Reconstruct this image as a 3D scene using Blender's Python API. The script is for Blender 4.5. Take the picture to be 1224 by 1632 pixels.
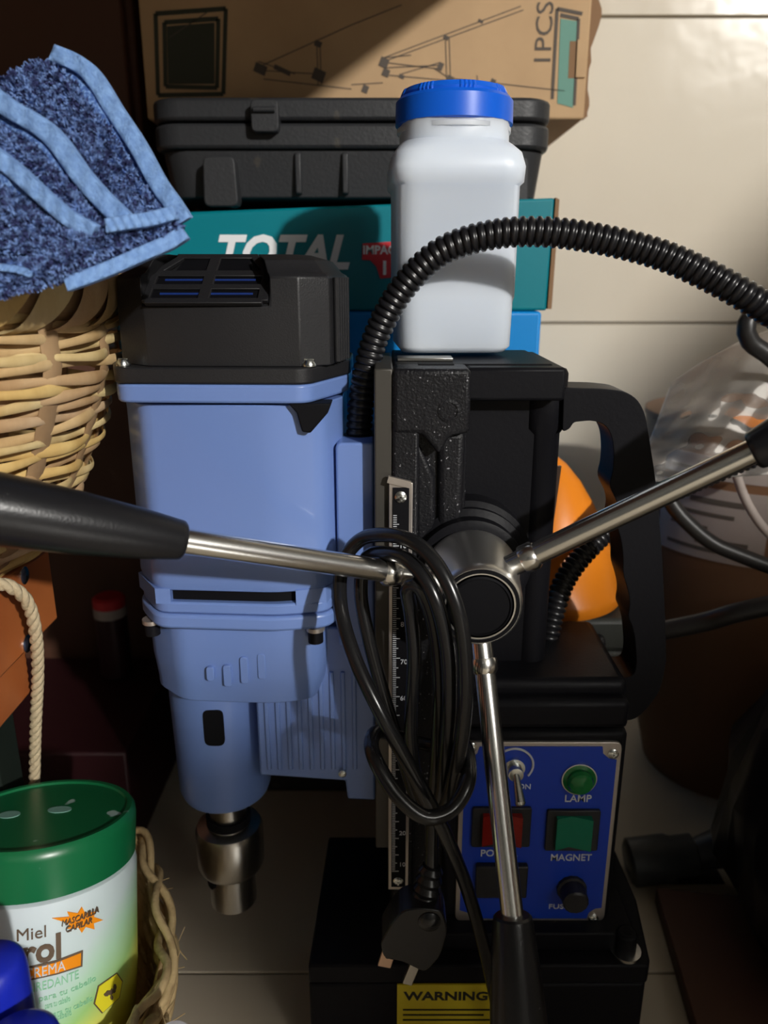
import bpy, math, random
from mathutils import Vector, Matrix
for _o in list(bpy.data.objects): bpy.data.objects.remove(_o)
SC = bpy.context.scene
COL = SC.collection
R = random.Random(7)

# ------------------------------------------------------------------ camera, light, exposure
F_PX, PITCH, CAM_H = 1226.0, math.radians(17), 0.40
CP, SP = math.cos(PITCH), math.sin(PITCH)
cam_d = bpy.data.cameras.new('camera'); cam = bpy.data.objects.new('camera', cam_d); COL.objects.link(cam)
cam.location = (0, 0, CAM_H); cam.rotation_euler = (math.pi/2 - PITCH, 0, 0)
cam_d.sensor_fit = 'VERTICAL'; cam_d.sensor_height = 36; cam_d.lens = F_PX/1632*36
cam_d.clip_start = 0.01; cam_d.clip_end = 50
cam_d.dof.use_dof = True; cam_d.dof.focus_distance = 0.335; cam_d.dof.aperture_fstop = 9.5
SC.camera = cam
world = bpy.data.worlds.new('world'); SC.world = world; world.use_nodes = True
world.node_tree.nodes['Background'].inputs[0].default_value = (.8, .85, 1, 1)
world.node_tree.nodes['Background'].inputs[1].default_value = 0.0
LAMP_POS = (2.5, -3.6, 2.25)
ld = bpy.data.lights.new('ceiling_lamp_light', 'POINT'); ld.energy = 860; ld.shadow_soft_size = 0.075; ld.color = (1, .97, .92)
lo = bpy.data.objects.new('ceiling_lamp_light', ld); COL.objects.link(lo); lo.location = LAMP_POS
SC.view_settings.view_transform = 'Standard'; SC.view_settings.look = 'None'
SC.view_settings.exposure = 0.0; SC.view_settings.gamma = 1; SC.view_settings.use_curve_mapping = False

# ------------------------------------------------------------------ helpers
def P(u, v, Y):
    k = 816-v; dy = F_PX*CP + k*SP; dz = -F_PX*SP + k*CP; t = Y/dy
    return Vector((t*(u-612), Y, CAM_H + t*dz))
def PZ(u, v, z):
    k = 816-v; dy = F_PX*CP + k*SP; dz = -F_PX*SP + k*CP; t = (z-CAM_H)/dz
    return Vector((t*(u-612), t*dy, z))
def xz(u, v, Y):
    p = P(u, v, Y); return (p.x, p.z)
def Z(v, Y): return P(612, v, Y).z

class MB:
    def __init__(s): s.v = []; s.f = []
    def add(s, vs, fs):
        n = len(s.v); s.v += [Vector(p) for p in vs]; s.f += [tuple(i+n for i in f) for f in fs]; return s
    def box(s, c, d, rot=None):
        c = Vector(c); pts = []
        for x in (-.5, .5):
            for y in (-.5, .5):
                for z in (-.5, .5):
                    p = Vector((x*d[0], y*d[1], z*d[2]))
                    if rot: p = rot @ p
                    pts.append(c+p)
        return s.add(pts, [(0,1,3,2),(4,6,7,5),(0,4,5,1),(2,3,7,6),(0,2,6,4),(1,5,7,3)])
    def bb(s, x0, x1, y0, y1, z0, z1):
        return s.box(((x0+x1)/2, (y0+y1)/2, (z0+z1)/2), (abs(x1-x0), abs(y1-y0), abs(z1-z0)))
    def loft(s, rings, cap=True, closed=True):
        n = len(rings[0]); vs = [p for r in rings for p in r]; fs = []
        for i in range(len(rings)-1):
            for j in range(n if closed else n-1):
                k = (j+1) % n
                fs.append((i*n+j, i*n+k, (i+1)*n+k, (i+1)*n+j))
        if cap:
            fs.append(tuple(range(n-1, -1, -1))); fs.append(tuple(range((len(rings)-1)*n, len(rings)*n)))
        return s.add(vs, fs)
    def prism(s, poly, y0, y1):
        a = [Vector((x, y0, z)) for x, z in poly]; b = [Vector((x, y1, z)) for x, z in poly]
        return s.loft([a, b])
    def prismz(s, poly, z0, z1, top=None):
        a = [Vector((x, y, z0)) for x, y in poly]; b = [Vector((x, y, z1)) for x, y in (top or poly)]
        return s.loft([a, b])
    def lathe(s, prof, o, axis=(0,0,1), seg=40, fn=None):
        ax = Vector(axis).normalized(); o = Vector(o)
        e1 = ax.orthogonal().normalized()
        if abs(ax.z) > .99: e1 = Vector((1,0,0))
        e2 = ax.cross(e1); rings = []
        for r, h in prof:
            rings.append([o + ax*h + (e1*math.cos(2*math.pi*j/seg) + e2*math.sin(2*math.pi*j/seg))*(max(r, 1e-6)*(fn(2*math.pi*j/seg, h) if fn else 1)) for j in range(seg)])
        return s.loft(rings)
    def cyl(s, a, b, r0, r1=None, seg=24):
        a = Vector(a); b = Vector(b)
        return s.lathe([(r0, 0), (r1 if r1 is not None else r0, (b-a).length)], a, b-a, seg)
    def tube(s, pts, r, seg=14, closed=False, flat=1.0, up=None):
        n = len(pts); rings = []; prev = None
        for i in range(n):
            if closed: t = pts[(i+1) % n]-pts[i-1]
            else: t = pts[min(i+1, n-1)]-pts[max(i-1, 0)]
            t = t.normalized()
            if up is not None: e = (up - t*up.dot(t)).normalized()
            elif prev is None: e = t.orthogonal().normalized()
            else: e = (prev - t*prev.dot(t)).normalized()
            prev = e; g = t.cross(e); rr = r[i] if isinstance(r, (list, tuple)) else r
            rings.append([pts[i] + e*(rr*math.cos(2*math.pi*j/seg)) + g*(rr*flat*math.sin(2*math.pi*j/seg)) for j in range(seg)])
        if closed:
            rings.append(rings[0]); return s.loft(rings, cap=False)
        return s.loft(rings)

def spline(pts, step=.002, closed=False):
    pts = [Vector(p) for p in pts]; n = len(pts); out = []
    rng = n if closed else n-1
    for i in range(rng):
        if closed: a, b, c, d = pts[i-1], pts[i], pts[(i+1) % n], pts[(i+2) % n]
        else: a, b, c, d = pts[max(i-1, 0)], pts[i], pts[i+1], pts[min(i+2, n-1)]
        m = max(2, int((c-b).length/step))
        for q in range(m):
            t = q/m
            out.append(.5*((2*b)+(c-a)*t+(2*a-5*b+4*c-d)*t*t+(3*b-a-3*c+d)*t**3))
    if not closed: out.append(pts[-1].copy())
    return out
def evenly(pts, step):
    out = [pts[0].copy()]; acc = 0
    for a, b in zip(pts, pts[1:]):
        L = (b-a).length
        while acc + L >= step:
            t = (step-acc)/L; a = a.lerp(b, t); out.append(a.copy()); L = (b-a).length; acc = 0
        acc += L
    return out
def roundpoly(poly, r, n=4):
    out = []; N = len(poly)
    for i in range(N):
        p = Vector(poly[i]).to_2d(); a = Vector(poly[i-1]).to_2d(); b = Vector(poly[(i+1) % N]).to_2d()
        rr = r[i] if isinstance(r, (list, tuple)) else r
        da = (a-p); db = (b-p); q = min(rr, da.length*.48, db.length*.48)
        p0 = p+da.normalized()*q; p1 = p+db.normalized()*q
        for k in range(n+1):
            t = k/n; x = (1-t)**2*p0+2*t*(1-t)*p+t*t*p1; out.append((x.x, x.y))
    return out

WP = {}
def link(o, parent, c):
    o.location = c; WP[o.name] = Vector(c); COL.objects.link(o)
    if parent is not None:
        o.parent = parent; o.matrix_parent_inverse = Matrix.Translation(-WP[parent.name])
def tag(o, label=None, cat=None, group=None, kind=None):
    if label: o['label'] = label
    if cat: o['category'] = cat
    if group: o['group'] = group
    if kind: o['kind'] = kind
    return o
def thing(name, loc, label, cat, group=None):
    o = bpy.data.objects.new(name, None); o.empty_display_size = .02; link(o, None, Vector(loc)); return tag(o, label, cat, group)
def obj(name, mb, m, parent=None, bevel=0, seg=2, smooth=35, label=None, cat=None, group=None, kind=None, recalc=True):
    lo_ = Vector([min(v[i] for v in mb.v) for i in range(3)]); hi = Vector([max(v[i] for v in mb.v) for i in range(3)])
    c = (lo_+hi)/2
    if parent is None: c.z = lo_.z
    me = bpy.data.meshes.new(name); me.from_pydata([v-c for v in mb.v], [], mb.f)
    if recalc:
        import bmesh
        bm = bmesh.new(); bm.from_mesh(me); bmesh.ops.recalc_face_normals(bm, faces=bm.faces); bm.to_mesh(me); bm.free()
    if smooth:
        me.shade_smooth(); me.set_sharp_from_angle(angle=math.radians(smooth))
    me.materials.append(m)
    o = bpy.data.objects.new(name, me); link(o, parent, c)
    if bevel:
        b = o.modifiers.new('bevel', 'BEVEL'); b.width = bevel; b.segments = seg; b.limit_method = 'ANGLE'; b.angle_limit = math.radians(30)
    return tag(o, label, cat, group, kind)

def text_mb(body, size, place, bold=0.0, shear=0.0, depth=0.0003, spacing=1.0, fixw=None):
    """place(x, y, d) maps text plane coords to world"""
    cu = bpy.data.curves.new('t', 'FONT'); cu.body = body; cu.size = size; cu.offset = bold*size; cu.shear = shear
    cu.align_x = 'CENTER'; cu.align_y = 'CENTER'; cu.resolution_u = 3; cu.space_character = spacing
    o = bpy.data.objects.new('t', cu); COL.objects.link(o)
    me = bpy.data.meshes.new_from_object(o.evaluated_get(bpy.context.evaluated_depsgraph_get()))
    k = 1.0
    if fixw:
        xs = [v.co.x for v in me.vertices]; k = fixw/(max(xs)-min(xs))
    mb = MB(); vs = [v.co.copy() for v in me.vertices]; n = len(vs)
    fr = [place(p.x*k, p.y, depth) for p in vs]; bk = [place(p.x*k, p.y, 0) for p in vs]
    fs = [tuple(p.vertices) for p in me.polygons]
    mb.v = [Vector(p) for p in fr+bk]; mb.f = list(fs)
    cnt = {}
    for f in fs:
        for a, b in zip(f, f[1:]+f[:1]): cnt[(a, b)] = 1
    for (a, b) in cnt:
        if (b, a) not in cnt: mb.f.append((b, a, a+n, b+n))
    bpy.data.objects.remove(o); bpy.data.curves.remove(cu); bpy.data.meshes.remove(me)
    return mb
def flatplace(x0, z0, y, rot=0, up=1):
    c, s = math.cos(rot), math.sin(rot)
    return lambda x, h, d: (x0+x*c-h*s, y-d, z0+x*s+h*c)

MATS = {}
def mat(name, col, rough=.5, metal=0, bump=None, var=None, specks=None, spec=.5, trans=0, sss=0, coat=0, ior=1.45, alpha=1):
    m = bpy.data.materials.new(name); m.use_nodes = True; nt = m.node_tree; b = nt.nodes['Principled BSDF']
    b.inputs['Base Color'].default_value = (*col, 1); b.inputs['Roughness'].default_value = rough; b.inputs['Metallic'].default_value = metal
    b.inputs['Specular IOR Level'].default_value = spec; b.inputs['Transmission Weight'].default_value = trans; b.inputs['IOR'].default_value = ior
    b.inputs['Coat Weight'].default_value = coat; b.inputs['Alpha'].default_value = alpha
    if sss:
        b.inputs['Subsurface Weight'].default_value = sss; b.inputs['Subsurface Radius'].default_value = (1,1,1); b.inputs['Subsurface Scale'].default_value = .01
    N, L = nt.nodes, nt.links
    tc = N.new('ShaderNodeTexCoord')
    def noise(scale, detail=3, stretch=None):
        n = N.new('ShaderNodeTexNoise'); n.inputs['Scale'].default_value = scale; n.inputs['Detail'].default_value = detail
        src = tc.outputs['Object']
        if stretch:
            mp = N.new('ShaderNodeMapping'); mp.inputs['Scale'].default_value = stretch; L.new(src, mp.inputs[0]); src = mp.outputs[0]
        L.new(src, n.inputs['Vector']); return n
    colout = None
    if var:   # (scale, other colour, lo, hi[, stretch])
        n = noise(var[0], 4, var[4] if len(var) > 4 else None); r = N.new('ShaderNodeValToRGB')
        r.color_ramp.elements[0].position = var[2]; r.color_ramp.elements[1].position = var[3]
        r.color_ramp.elements[0].color = (*col, 1); r.color_ramp.elements[1].color = (*var[1], 1)
        L.new(n.outputs[0], r.inputs[0]); L.new(r.outputs[0], b.inputs['Base Color']); colout = r.outputs[0]
    if specks:  # (scale, colour, threshold)
        n = noise(specks[0], 2); r = N.new('ShaderNodeValToRGB'); r.color_ramp.elements[0].position = specks[2]; r.color_ramp.elements[1].position = specks[2]+.02
        L.new(n.outputs[0], r.inputs[0]); mx = N.new('ShaderNodeMix'); mx.data_type = 'RGBA'
        L.new(r.outputs[0], mx.inputs[0])
        if colout: L.new(colout, mx.inputs[6])
        else: mx.inputs[6].default_value = (*col, 1)
        mx.inputs[7].default_value = (*specks[1], 1); L.new(mx.outputs[2], b.inputs['Base Color'])
    if bump:  # (scale, strength, distance[, stretch])
        n = noise(bump[0], 3, bump[3] if len(bump) > 3 else None); bp = N.new('ShaderNodeBump'); bp.inputs['Strength'].default_value = bump[1]; bp.inputs['Distance'].default_value = bump[2]
        L.new(n.outputs[0], bp.inputs['Height']); L.new(bp.outputs[0], b.inputs['Normal'])
    MATS[name] = m; return m

M_tile = mat('glazed_tile', (.74,.68,.57), .16, bump=(14, .25, .004), var=(3, (.68,.61,.50), .35, .7))
M_grout = mat('grout', (.30,.26,.20), .9)
M_floor = mat('floor_tile', (.52,.46,.36), .30, var=(6, (.44,.38,.29), .3, .7), bump=(60,.1,.001))
M_roomwall = mat('room_plaster', (.03,.03,.028), .9)
M_ceil = mat('ceiling_plaster', (.20,.20,.195), .9)
M_cast = mat('black_powder_coat', (.010,.010,.012), .40, spec=.25, bump=(900, .6, .0006), specks=(650, (.28,.28,.30), .70))
M_castsm = mat('black_satin_cast', (.007,.007,.009), .46, spec=.13, bump=(500, .25, .0004))
M_plast = mat('black_plastic', (.016,.016,.018), .42, bump=(1500, .35, .0003))
M_deep = mat('black_void', (.0025,.0025,.004), .7, spec=.2)
M_grip = mat('grip_rubber', (.012,.012,.014), .29, bump=(1200, .3, .0002), specks=(420, (.12,.12,.12), .77))
M_blue = mat('periwinkle_enamel', (.155,.25,.56), .34, bump=(90, .12, .0006), coat=.25)
M_chrome = mat('polished_chrome', (.90,.89,.86), .22, 1, bump=(700, .08, .0002))
M_hub = mat('satin_chrome_hub', (.88,.87,.84), .33, 1, bump=(700,.06,.0002))
M_steel = mat('machined_steel', (.55,.53,.49), .28, 1, bump=(300, .1, .0002, (1,1,8)))
M_rail = mat('ground_steel_rail', (.075,.07,.062), .45, .5)
M_silver = mat('silver_trim', (.55,.50,.46), .35, .8)
M_screw = mat('zinc_screw', (.70,.72,.70), .25, 1)
M_panel = mat('blue_panel', (.008,.045,.42), .35)
M_white = mat('white_print', (.62,.64,.68), .5)
M_green = mat('green_lens', (.01,.22,.05), .15, trans=.3)
M_greensw = mat('green_rocker', (.004,.16,.09), .18)
M_redsw = mat('red_rocker', (.22,.010,.006), .2)
M_yellow = mat('yellow_sticker', (.62,.50,.02), .5)
M_ink = mat('black_ink', (.02,.018,.015), .6)
M_cord = mat('black_pvc_cord', (.010,.010,.011), .22, bump=(400,.08,.0002))
M_hose = mat('black_conduit', (.010,.010,.012), .30)
M_copper = mat('plug_prong', (.75,.5,.35), .3, .7)
M_hdpe = mat('natural_hdpe', (.72,.79,.90), .38, sss=.6)
M_cap = mat('blue_cap_plastic', (.006,.12,.72), .33)
M_cap2 = mat('royal_blue_cap', (.008,.02,.42), .40)
M_case = mat('black_tool_case', (.026,.027,.030), .48, bump=(500,.4,.0005), specks=(60, (.05,.045,.04), .72))
M_teal = mat('teal_carton', (.0,.20,.25), .38)
M_sky = mat('sky_blue_carton', (.0,.24,.66), .4)
M_card = mat('corrugated_cardboard', (.58,.39,.22), .85, var=(20, (.50,.33,.185), .3, .7))
M_cardin = mat('cardboard_inner', (.26,.15,.08), .9)
M_lineink = mat('grey_line_ink', (.11,.09,.075), .8)
M_paint = mat('dark_green_ink', (.05,.055,.04), .8)
M_tealink = mat('faded_teal_ink', (.16,.33,.27), .8)
M_logow = mat('logo_white', (.88,.90,.92), .5)
M_red = mat('badge_red', (.62,.03,.04), .5)
M_wood = mat('orange_stained_wood', (.44,.13,.035), .45, var=(9, (.24,.06,.018), .38, .68, (14,1,1)), bump=(40,.2,.001,(10,1,1)))
M_darkpaint = mat('dark_green_painted', (.012,.018,.014), .5)
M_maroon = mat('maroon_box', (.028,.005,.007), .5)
M_strands = [mat('cane_strand_%d' % i, c, .6, var=(60, (c[0]*.72, c[1]*.62, c[2]*.5), .4, .75, (1,1,.4)), bump=(260,.4,.0006)) for i, c in enumerate([(.66,.47,.24),(.72,.56,.28),(.60,.42,.25),(.74,.52,.20),(.55,.37,.20)])]
M_stake = mat('cane_stake', (.42,.27,.14), .7, var=(40, (.2,.11,.05), .4, .8))
M_rope = mat('jute_rope', (.52,.42,.27), .85, bump=(500,.6,.0012))
M_braid = mat('palm_braid', (.60,.44,.22), .75, var=(150, (.34,.22,.10), .45, .8), bump=(500,.5,.001))
M_terry = mat('terry_blue', (.045,.10,.30), .95, var=(900, (.19,.33,.62), .45, .62))
M_terry2 = mat('terry_loop', (.19,.31,.62), .9, var=(420, (.035,.045,.15), .42, .58))
M_hem = mat('towel_hem', (.22,.38,.70), .9, bump=(900,.6,.0008), var=(500,(.17,.31,.62),.4,.6))
M_orange = mat('orange_plastic', (.82,.24,.012), .35)
M_pink = mat('pale_pink_plastic', (.60,.45,.42), .5)
M_greybox = mat('grey_green_plastic', (.05,.055,.05), .5)
M_drum = mat('brown_drum_card', (.22,.11,.055), .6)
M_paper = mat('paper_label', (.42,.36,.33), .6)
M_jar_l = mat('green_jar_lid', (.006,.13,.045), .3, specks=(55, (.35,.5,.45), .70), bump=(200,.1,.0003))
M_cable = mat('dark_cable', (.018,.017,.017), .4)
M_bag = mat('black_bin_bag', (.010,.008,.012), .35, bump=(12,.5,.01))
M_dkbrown = mat('dark_brown_board', (.085,.035,.02), .6)
M_pipe = mat('grey_casting', (.05,.055,.06), .4)
M_winding = mat('motor_winding', (.01,.03,.16), .3)
M_whitecap = mat('white_cap', (.8,.8,.82), .4)
M_ambprint = mat('amber_print', (.85,.27,.0), .5)
M_brownprint = mat('brown_print', (.12,.08,.05), .5)
M_greenprint = mat('green_print', (.28,.62,.38), .5)
M_yelprint = mat('yellow_print', (.85,.75,.03), .5)

def jar_mat():
    m = mat('printed_jar_plastic', (.68,.76,.80), .3, sss=.3); nt = m.node_tree; N, L = nt.nodes, nt.links; b = N['Principled BSDF']
    tc = N.new('ShaderNodeTexCoord'); sp = N.new('ShaderNodeSeparateXYZ'); L.new(tc.outputs['Object'], sp.inputs[0])
    n = N.new('ShaderNodeTexNoise'); n.inputs['Scale'].default_value = 16; L.new(tc.outputs['Object'], n.inputs['Vector'])
    a = N.new('ShaderNodeMath'); a.operation = 'MULTIPLY_ADD'; L.new(n.outputs[0], a.inputs[0]); a.inputs[1].default_value = .035; L.new(sp.outputs[2], a.inputs[2])
    xx = N.new('ShaderNodeMath'); xx.operation = 'MULTIPLY_ADD'; L.new(sp.outputs[0], xx.inputs[0]); xx.inputs[1].default_value = -.55; L.new(a.outputs[0], xx.inputs[2])
    mr = N.new('ShaderNodeMapRange'); mr.inputs[1].default_value = -.032; mr.inputs[2].default_value = .058; L.new(xx.outputs[0], mr.inputs[0])
    r = N.new('ShaderNodeValToRGB'); cr = r.color_ramp
    cr.elements[0].position = .0; cr.elements[0].color = (.70,.62,.03,1); cr.elements[1].position = 1; cr.elements[1].color = (.66,.75,.80,1)
    for p, c in ((.22, (.74,.76,.14)), (.38, (.36,.62,.22)), (.52, (.46,.72,.50)), (.68, (.62,.74,.74))):
        e = cr.elements.new(p); e.color = (*c, 1)
    L.new(mr.outputs[0], r.inputs[0]); L.new(r.outputs[0], b.inputs['Base Color']); return m
M_jar = jar_mat()
def film_mat():
    m = bpy.data.materials.new('clear_poly_film'); m.use_nodes = True; nt = m.node_tree; N, L = nt.nodes, nt.links
    N.remove(N['Principled BSDF']); out = N['Material Output']
    t = N.new('ShaderNodeBsdfTransparent'); g = N.new('ShaderNodeBsdfPrincipled'); g.inputs['Base Color'].default_value = (.75,.72,.68,1); g.inputs['Roughness'].default_value = .35
    f = N.new('ShaderNodeFresnel'); f.inputs[0].default_value = 1.45
    ma = N.new('ShaderNodeMath'); ma.operation = 'MULTIPLY_ADD'; ma.inputs[1].default_value = .8; ma.inputs[2].default_value = .06; L.new(f.outputs[0], ma.inputs[0])
    mx = N.new('ShaderNodeMixShader'); L.new(ma.outputs[0], mx.inputs[0]); L.new(t.outputs[0], mx.inputs[1]); L.new(g.outputs[0], mx.inputs[2]); L.new(mx.outputs[0], out.inputs[0])
    return m
M_film = film_mat()

# ------------------------------------------------------------------ the room
WY = .85
g = obj('wall_back', MB().bb(-1.8, 3.0, WY+.002, WY+.06, 0, 2.5), M_grout, kind='structure')
zj = CAM_H + .2395; th = .287; tw = .46
xj = .56
for i in range(-4, 5):
    for r in range(-3, 3):
        x0 = xj+i*tw; z0 = zj-th+r*th
        if z0 < -.28: continue
        z1 = z0+th
        obj('tile', MB().bb(x0+.0010, x0+tw-.0010, WY-.003, WY+.004, max(z0, 0.0)+.0012, z1-.0012), M_tile, g, bevel=.0008)
fl = obj('floor', MB().bb(-1.8, 3.0, -4.8, WY+.06, -.05, -.003), M_grout, kind='structure')
for i in range(-3, 3):
    for r in range(-2, 2):
        x0 = .05+i*.40; y0 = .361+r*.40
        obj('tile', MB().bb(x0+.0008, x0+.3992, y0+.0008, min(y0+.3992, WY-.004), -.006, 0), M_floor, fl, bevel=.0006)
obj('floor_slab', MB().bb(-1.8, 3.0, -4.8, -.44, -.003, 0), M_floor, fl)
obj('wall_left', MB().bb(-1.86, -1.8, -4.8, WY+.06, 0, 2.5), M_roomwall, kind='structure')
obj('wall_right', MB().bb(3.0, 3.06, -4.8, WY+.06, 0, 2.5), M_roomwall, kind='structure')
obj('wall_front', MB().bb(-1.8, 3.0, -4.86, -4.8, 0, 2.5), M_roomwall, kind='structure')
obj('ceiling', MB().bb(-1.86, 3.06, -4.86, WY+.06, 2.5, 2.56), M_ceil, kind='structure')
d1 = thing('door', (-.35, -4.79, 0), 'grey-green panelled door in the wall behind the viewpoint, out of the picture', 'door')  # added unseen door, put in for reflections in the chrome
d1.name = 'reflection_door_1'; WP['reflection_door_1'] = WP.get('reflection_door_1', Vector((-.35, -4.79, 0)))
del d1['category']; del d1['label']; d1['kind'] = 'structure'
obj('door_leaf', MB().bb(-.85, .15, -4.80, -4.76, 0.001, 2.1), M_greybox, d1)
for zz0 in (.15, 1.1): obj('door_panel', MB().bb(-.70, .0, -4.762, -4.752, zz0, zz0+.8), M_greybox, d1, bevel=.004)
cab = thing('dark_cabinet', (-.45, .73, 0), 'dark brown wooden cabinet in the shade behind the towels and basket', 'cabinet')
obj('cabinet_body', MB().bb(-.80, -.178, .625, .843, .001, .655), M_dkbrown, cab, bevel=.002)
obj('cabinet_door', MB().bb(-.79, -.182, .612, .6245, .01, .64), M_dkbrown, cab, bevel=.002)
# shelf overhead (casts the diagonal shade on the stacked boxes)
sh = obj('wall_shelf', MB().bb(-1.2, .165, .14, WY-.004, CAM_H+.262, CAM_H+.282), M_dkbrown, bevel=.002, label='dark wooden wall shelf above the stacked boxes, out of the picture', cat='shelf')

# added unseen board behind the viewpoint, outlined to shade the lower right
lb = [(.872, 0), (.872, .81), (.845, .835), (.832, .87), (.838, .93), (.855, .948), (.90, .957), (.96, .967), (1.05, .998), (1.18, 1.06), (1.26, 1.17), (1.34, 1.26), (1.6, 1.4), (1.9, 1.4), (1.9, 0)]
obj('shade_blocker', MB().prism(lb, -1.12, -1.10), M_dkbrown, bevel=.002, label='tall dark plywood sheet standing behind the viewpoint, out of the picture', cat='plywood')

# ------------------------------------------------------------------ stack of boxes behind
def slab_box(name, u0, u1, v0, v1, y0, y1, m, **k): pass
# long box at the bottom of the stack
xr = P(860, 560, .50).x; xl = P(235, 460, .50).x
zt = Z(495, .50)
lowz = .20
# black crate low, on floor
obj('storage_crate', MB().bb(xl, xr-.01, .53, .80, 0, lowz), M_case, bevel=.004, label='black plastic crate on the floor at the bottom of the box stack', cat='crate')
bx = thing('blue_carton', ((xl+xr)/2, .65, lowz), 'bright sky-blue cardboard carton under the teal box', 'box')
obj('carton_body', MB().bb(xl, xr, .50, .80, lowz+.0005, zt-.0005), M_sky, bx, bevel=.002)
obj('lid_seam', MB().bb(xl+.002, xr-.002, .4994, .502, zt-.06, zt-.0588), M_cap2, bx)
# teal carton with logo
T = thing('teal_carton', (0, .65, zt), 'teal cardboard tool box with large white lettering and red badge', 'box')
t1 = Z(318, .50)
poly = [(xl, zt), (xr+.003, zt), (xr+.004, t1+.001), (xl, t1-.008)]
obj('carton_body', MB().prism(poly, .50, .79), M_teal, T, bevel=.0015)
obj('side_edge', MB().prism([(xr+.0032, zt+.001), (xr+.0058, zt+.001), (xr+.0065, t1), (xr+.0042, t1+.001)], .499, .79), M_cardin, T, label='torn brown edge of the carton')
p0 = P(446, 405, .4995)
obj('lettering', text_mb('TOTAL', .027, flatplace(p0.x, p0.z, .4998), bold=.035, shear=.3, fixw=.0805), M_logow, T, label='white slanted capitals TOTAL')
badge = [xz(u, v, .4995) for u, v in [(578,388),(640,384),(642,412),(630,412),(628,442),(606,444),(600,425),(590,415),(577,414)]]
obj('badge', MB().prism(badge, .4992, .4999), M_red, T, label='red badge')
pb = P(610, 399, .499)
obj('lettering', text_mb('IMPACT', .007, flatplace(pb.x, pb.z, .4992), bold=.03), M_logow, T, label='small white lettering on the badge')
pb = P(613, 428, .499)
obj('lettering', text_mb('1', .011, flatplace(pb.x, pb.z, .4992), bold=.04), M_logow, T, label='white number on the badge')
# black tool case
K = thing('black_tool_case', (-.02, .66, t1), 'scuffed black plastic tool case with two latches, on the teal box', 'case')
cy = .515
cz0 = max(t1, Z(335, cy))+.0025
cl, cr_ = P(262, 300, cy).x, P(862, 300, cy).x
zs = Z(238, cy); ztop = Z(153, cy+.01)
base = roundpoly([(cl+.012, cy+.004), (cr_-.012, cy+.004), (cr_, cy+.016), (cr_, .78), (cl, .78), (cl, cy+.016)], .012, 3)
baset = roundpoly([(cl+.008, cy), (cr_-.008, cy), (cr_+.003, cy+.012), (cr_+.003, .785), (cl-.003, .785), (cl-.003, cy+.012)], .012, 3)
obj('case_base', MB().prismz(base, cz0, zs, baset), M_case, K, bevel=.001)
rim = [(x*1.025, y if y > .6 else y-.004) for x, y in baset]
obj('case_rim', MB().prismz(rim, zs, zs+.014), M_case, K, bevel=.002)
obj('case_rim', MB().prismz(rim, zs+.0155, zs+.028), M_case, K, bevel=.002)
obj('case_lid', MB().prismz(baset, zs+.028, ztop-.004, [(x*.985, y+.004 if y < .6 else y-.004) for x, y in baset]), M_case, K, bevel=.003)
for u in (352, 810):
    a = P(u-30, 250, cy-.006); b = P(u+30, 330, cy-.006)
    lt = obj('latch', MB().prism(roundpoly([(a.x, b.z), (b.x, b.z), (b.x-.001, a.z), (a.x+.001, a.z)], .004, 3), cy-.010, cy+.004), M_case, K, bevel=.0025)
for u0, u1, v0, v1 in ((400, 446, 160, 212),):
    a = P(u0, v0, cy-.008); b = P(u1, v1, cy-.008)
    h = obj('hinge_clip', MB().prism(roundpoly([(a.x, b.z), (b.x, b.z), (b.x, a.z), (a.x, a.z)], .003, 3), cy-.012, cy+.004), M_case, K, bevel=.002)
    obj('clip_pin', MB().cyl((a.x+.002, cy-.013, (a.z+b.z)/2+.003), (b.x-.002, cy-.013, (a.z+b.z)/2+.003), .0016), M_case, h)
for k, u in enumerate((470, 545, 700, 760)):
    a = P(u, 262, cy)
    obj('case_rib', MB().bb(a.x, a.x+.004, cy-.002, cy+.006, cz0+.002, zs-.002), M_case, K, bevel=.001)
# cardboard carton on top
cby = .60
B = thing('cardboard_carton', (0, .72, Z(190, cby)), 'long brown cardboard carton printed with line drawings, on top of the black case', 'box')
x0 = P(228, 100, cby).x; x1 = P(936, 150, cby).x
zb = max(Z(190, cby), ztop+.0005); ztp = CAM_H+.2605
obj('carton_body', MB().bb(x0, x1-.001, cby, .80, zb, ztp), M_card, B, bevel=.0015)
jag = [(x1-.001, zb), (x1+.0015, zb+.002)]
zz = zb+.004; k = 0
while zz < ztp-.004:
    jag.append((x1+R.uniform(.000, .0035)+(.003 if zz > zb+.05 else 0), zz)); zz += R.uniform(.004, .009)
jag += [(x1+.005, ztp), (x1-.001, ztp)]
obj('torn_flap', MB().prism(jag, cby+.001, cby+.006), M_cardin, B, label='torn cardboard edge')
def ink(a, b, w=.0009, y=cby, m=M_lineink, parent=B, name='printed_line', mb=None):
    a = P(a[0], a[1], y); b = P(b[0], b[1], y); d = b-a; L = d.length; ang = math.atan2(d.z, d.x)
    own = mb is None; mb = mb or MB()
    rot = Matrix.Rotation(-ang, 3, 'Y'); mb.box(((a.x+b.x)/2, y-.0001, (a.z+b.z)/2), (L, .0006, w), rot)
    if own: obj(name, mb, m, parent)
    return mb
dr = MB()
for a, b in [((612,92),(830,10)),((612,98),(834,16)),((710,60),(712,130)),((716,60),(718,130)),((616,100),(700,110)),((616,108),(702,104)),((620,120),(790,135)),((720,125),(900,145)),((690,108),(712,122)),
             ((612,92),(655,88)),((410,108),(560,40)),((410,112),(505,118)),((420,126),(560,142)),((505,70),(507,135)),((510,70),(512,135)),((412,98),(470,118)),((640,118),(700,100)),((560,135),(610,132)),((760,120),(762,140)),((560,40),(640,8)),((270,60),(330,20))]:
    ink(a, b, mb=dr, w=.00055)
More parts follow.
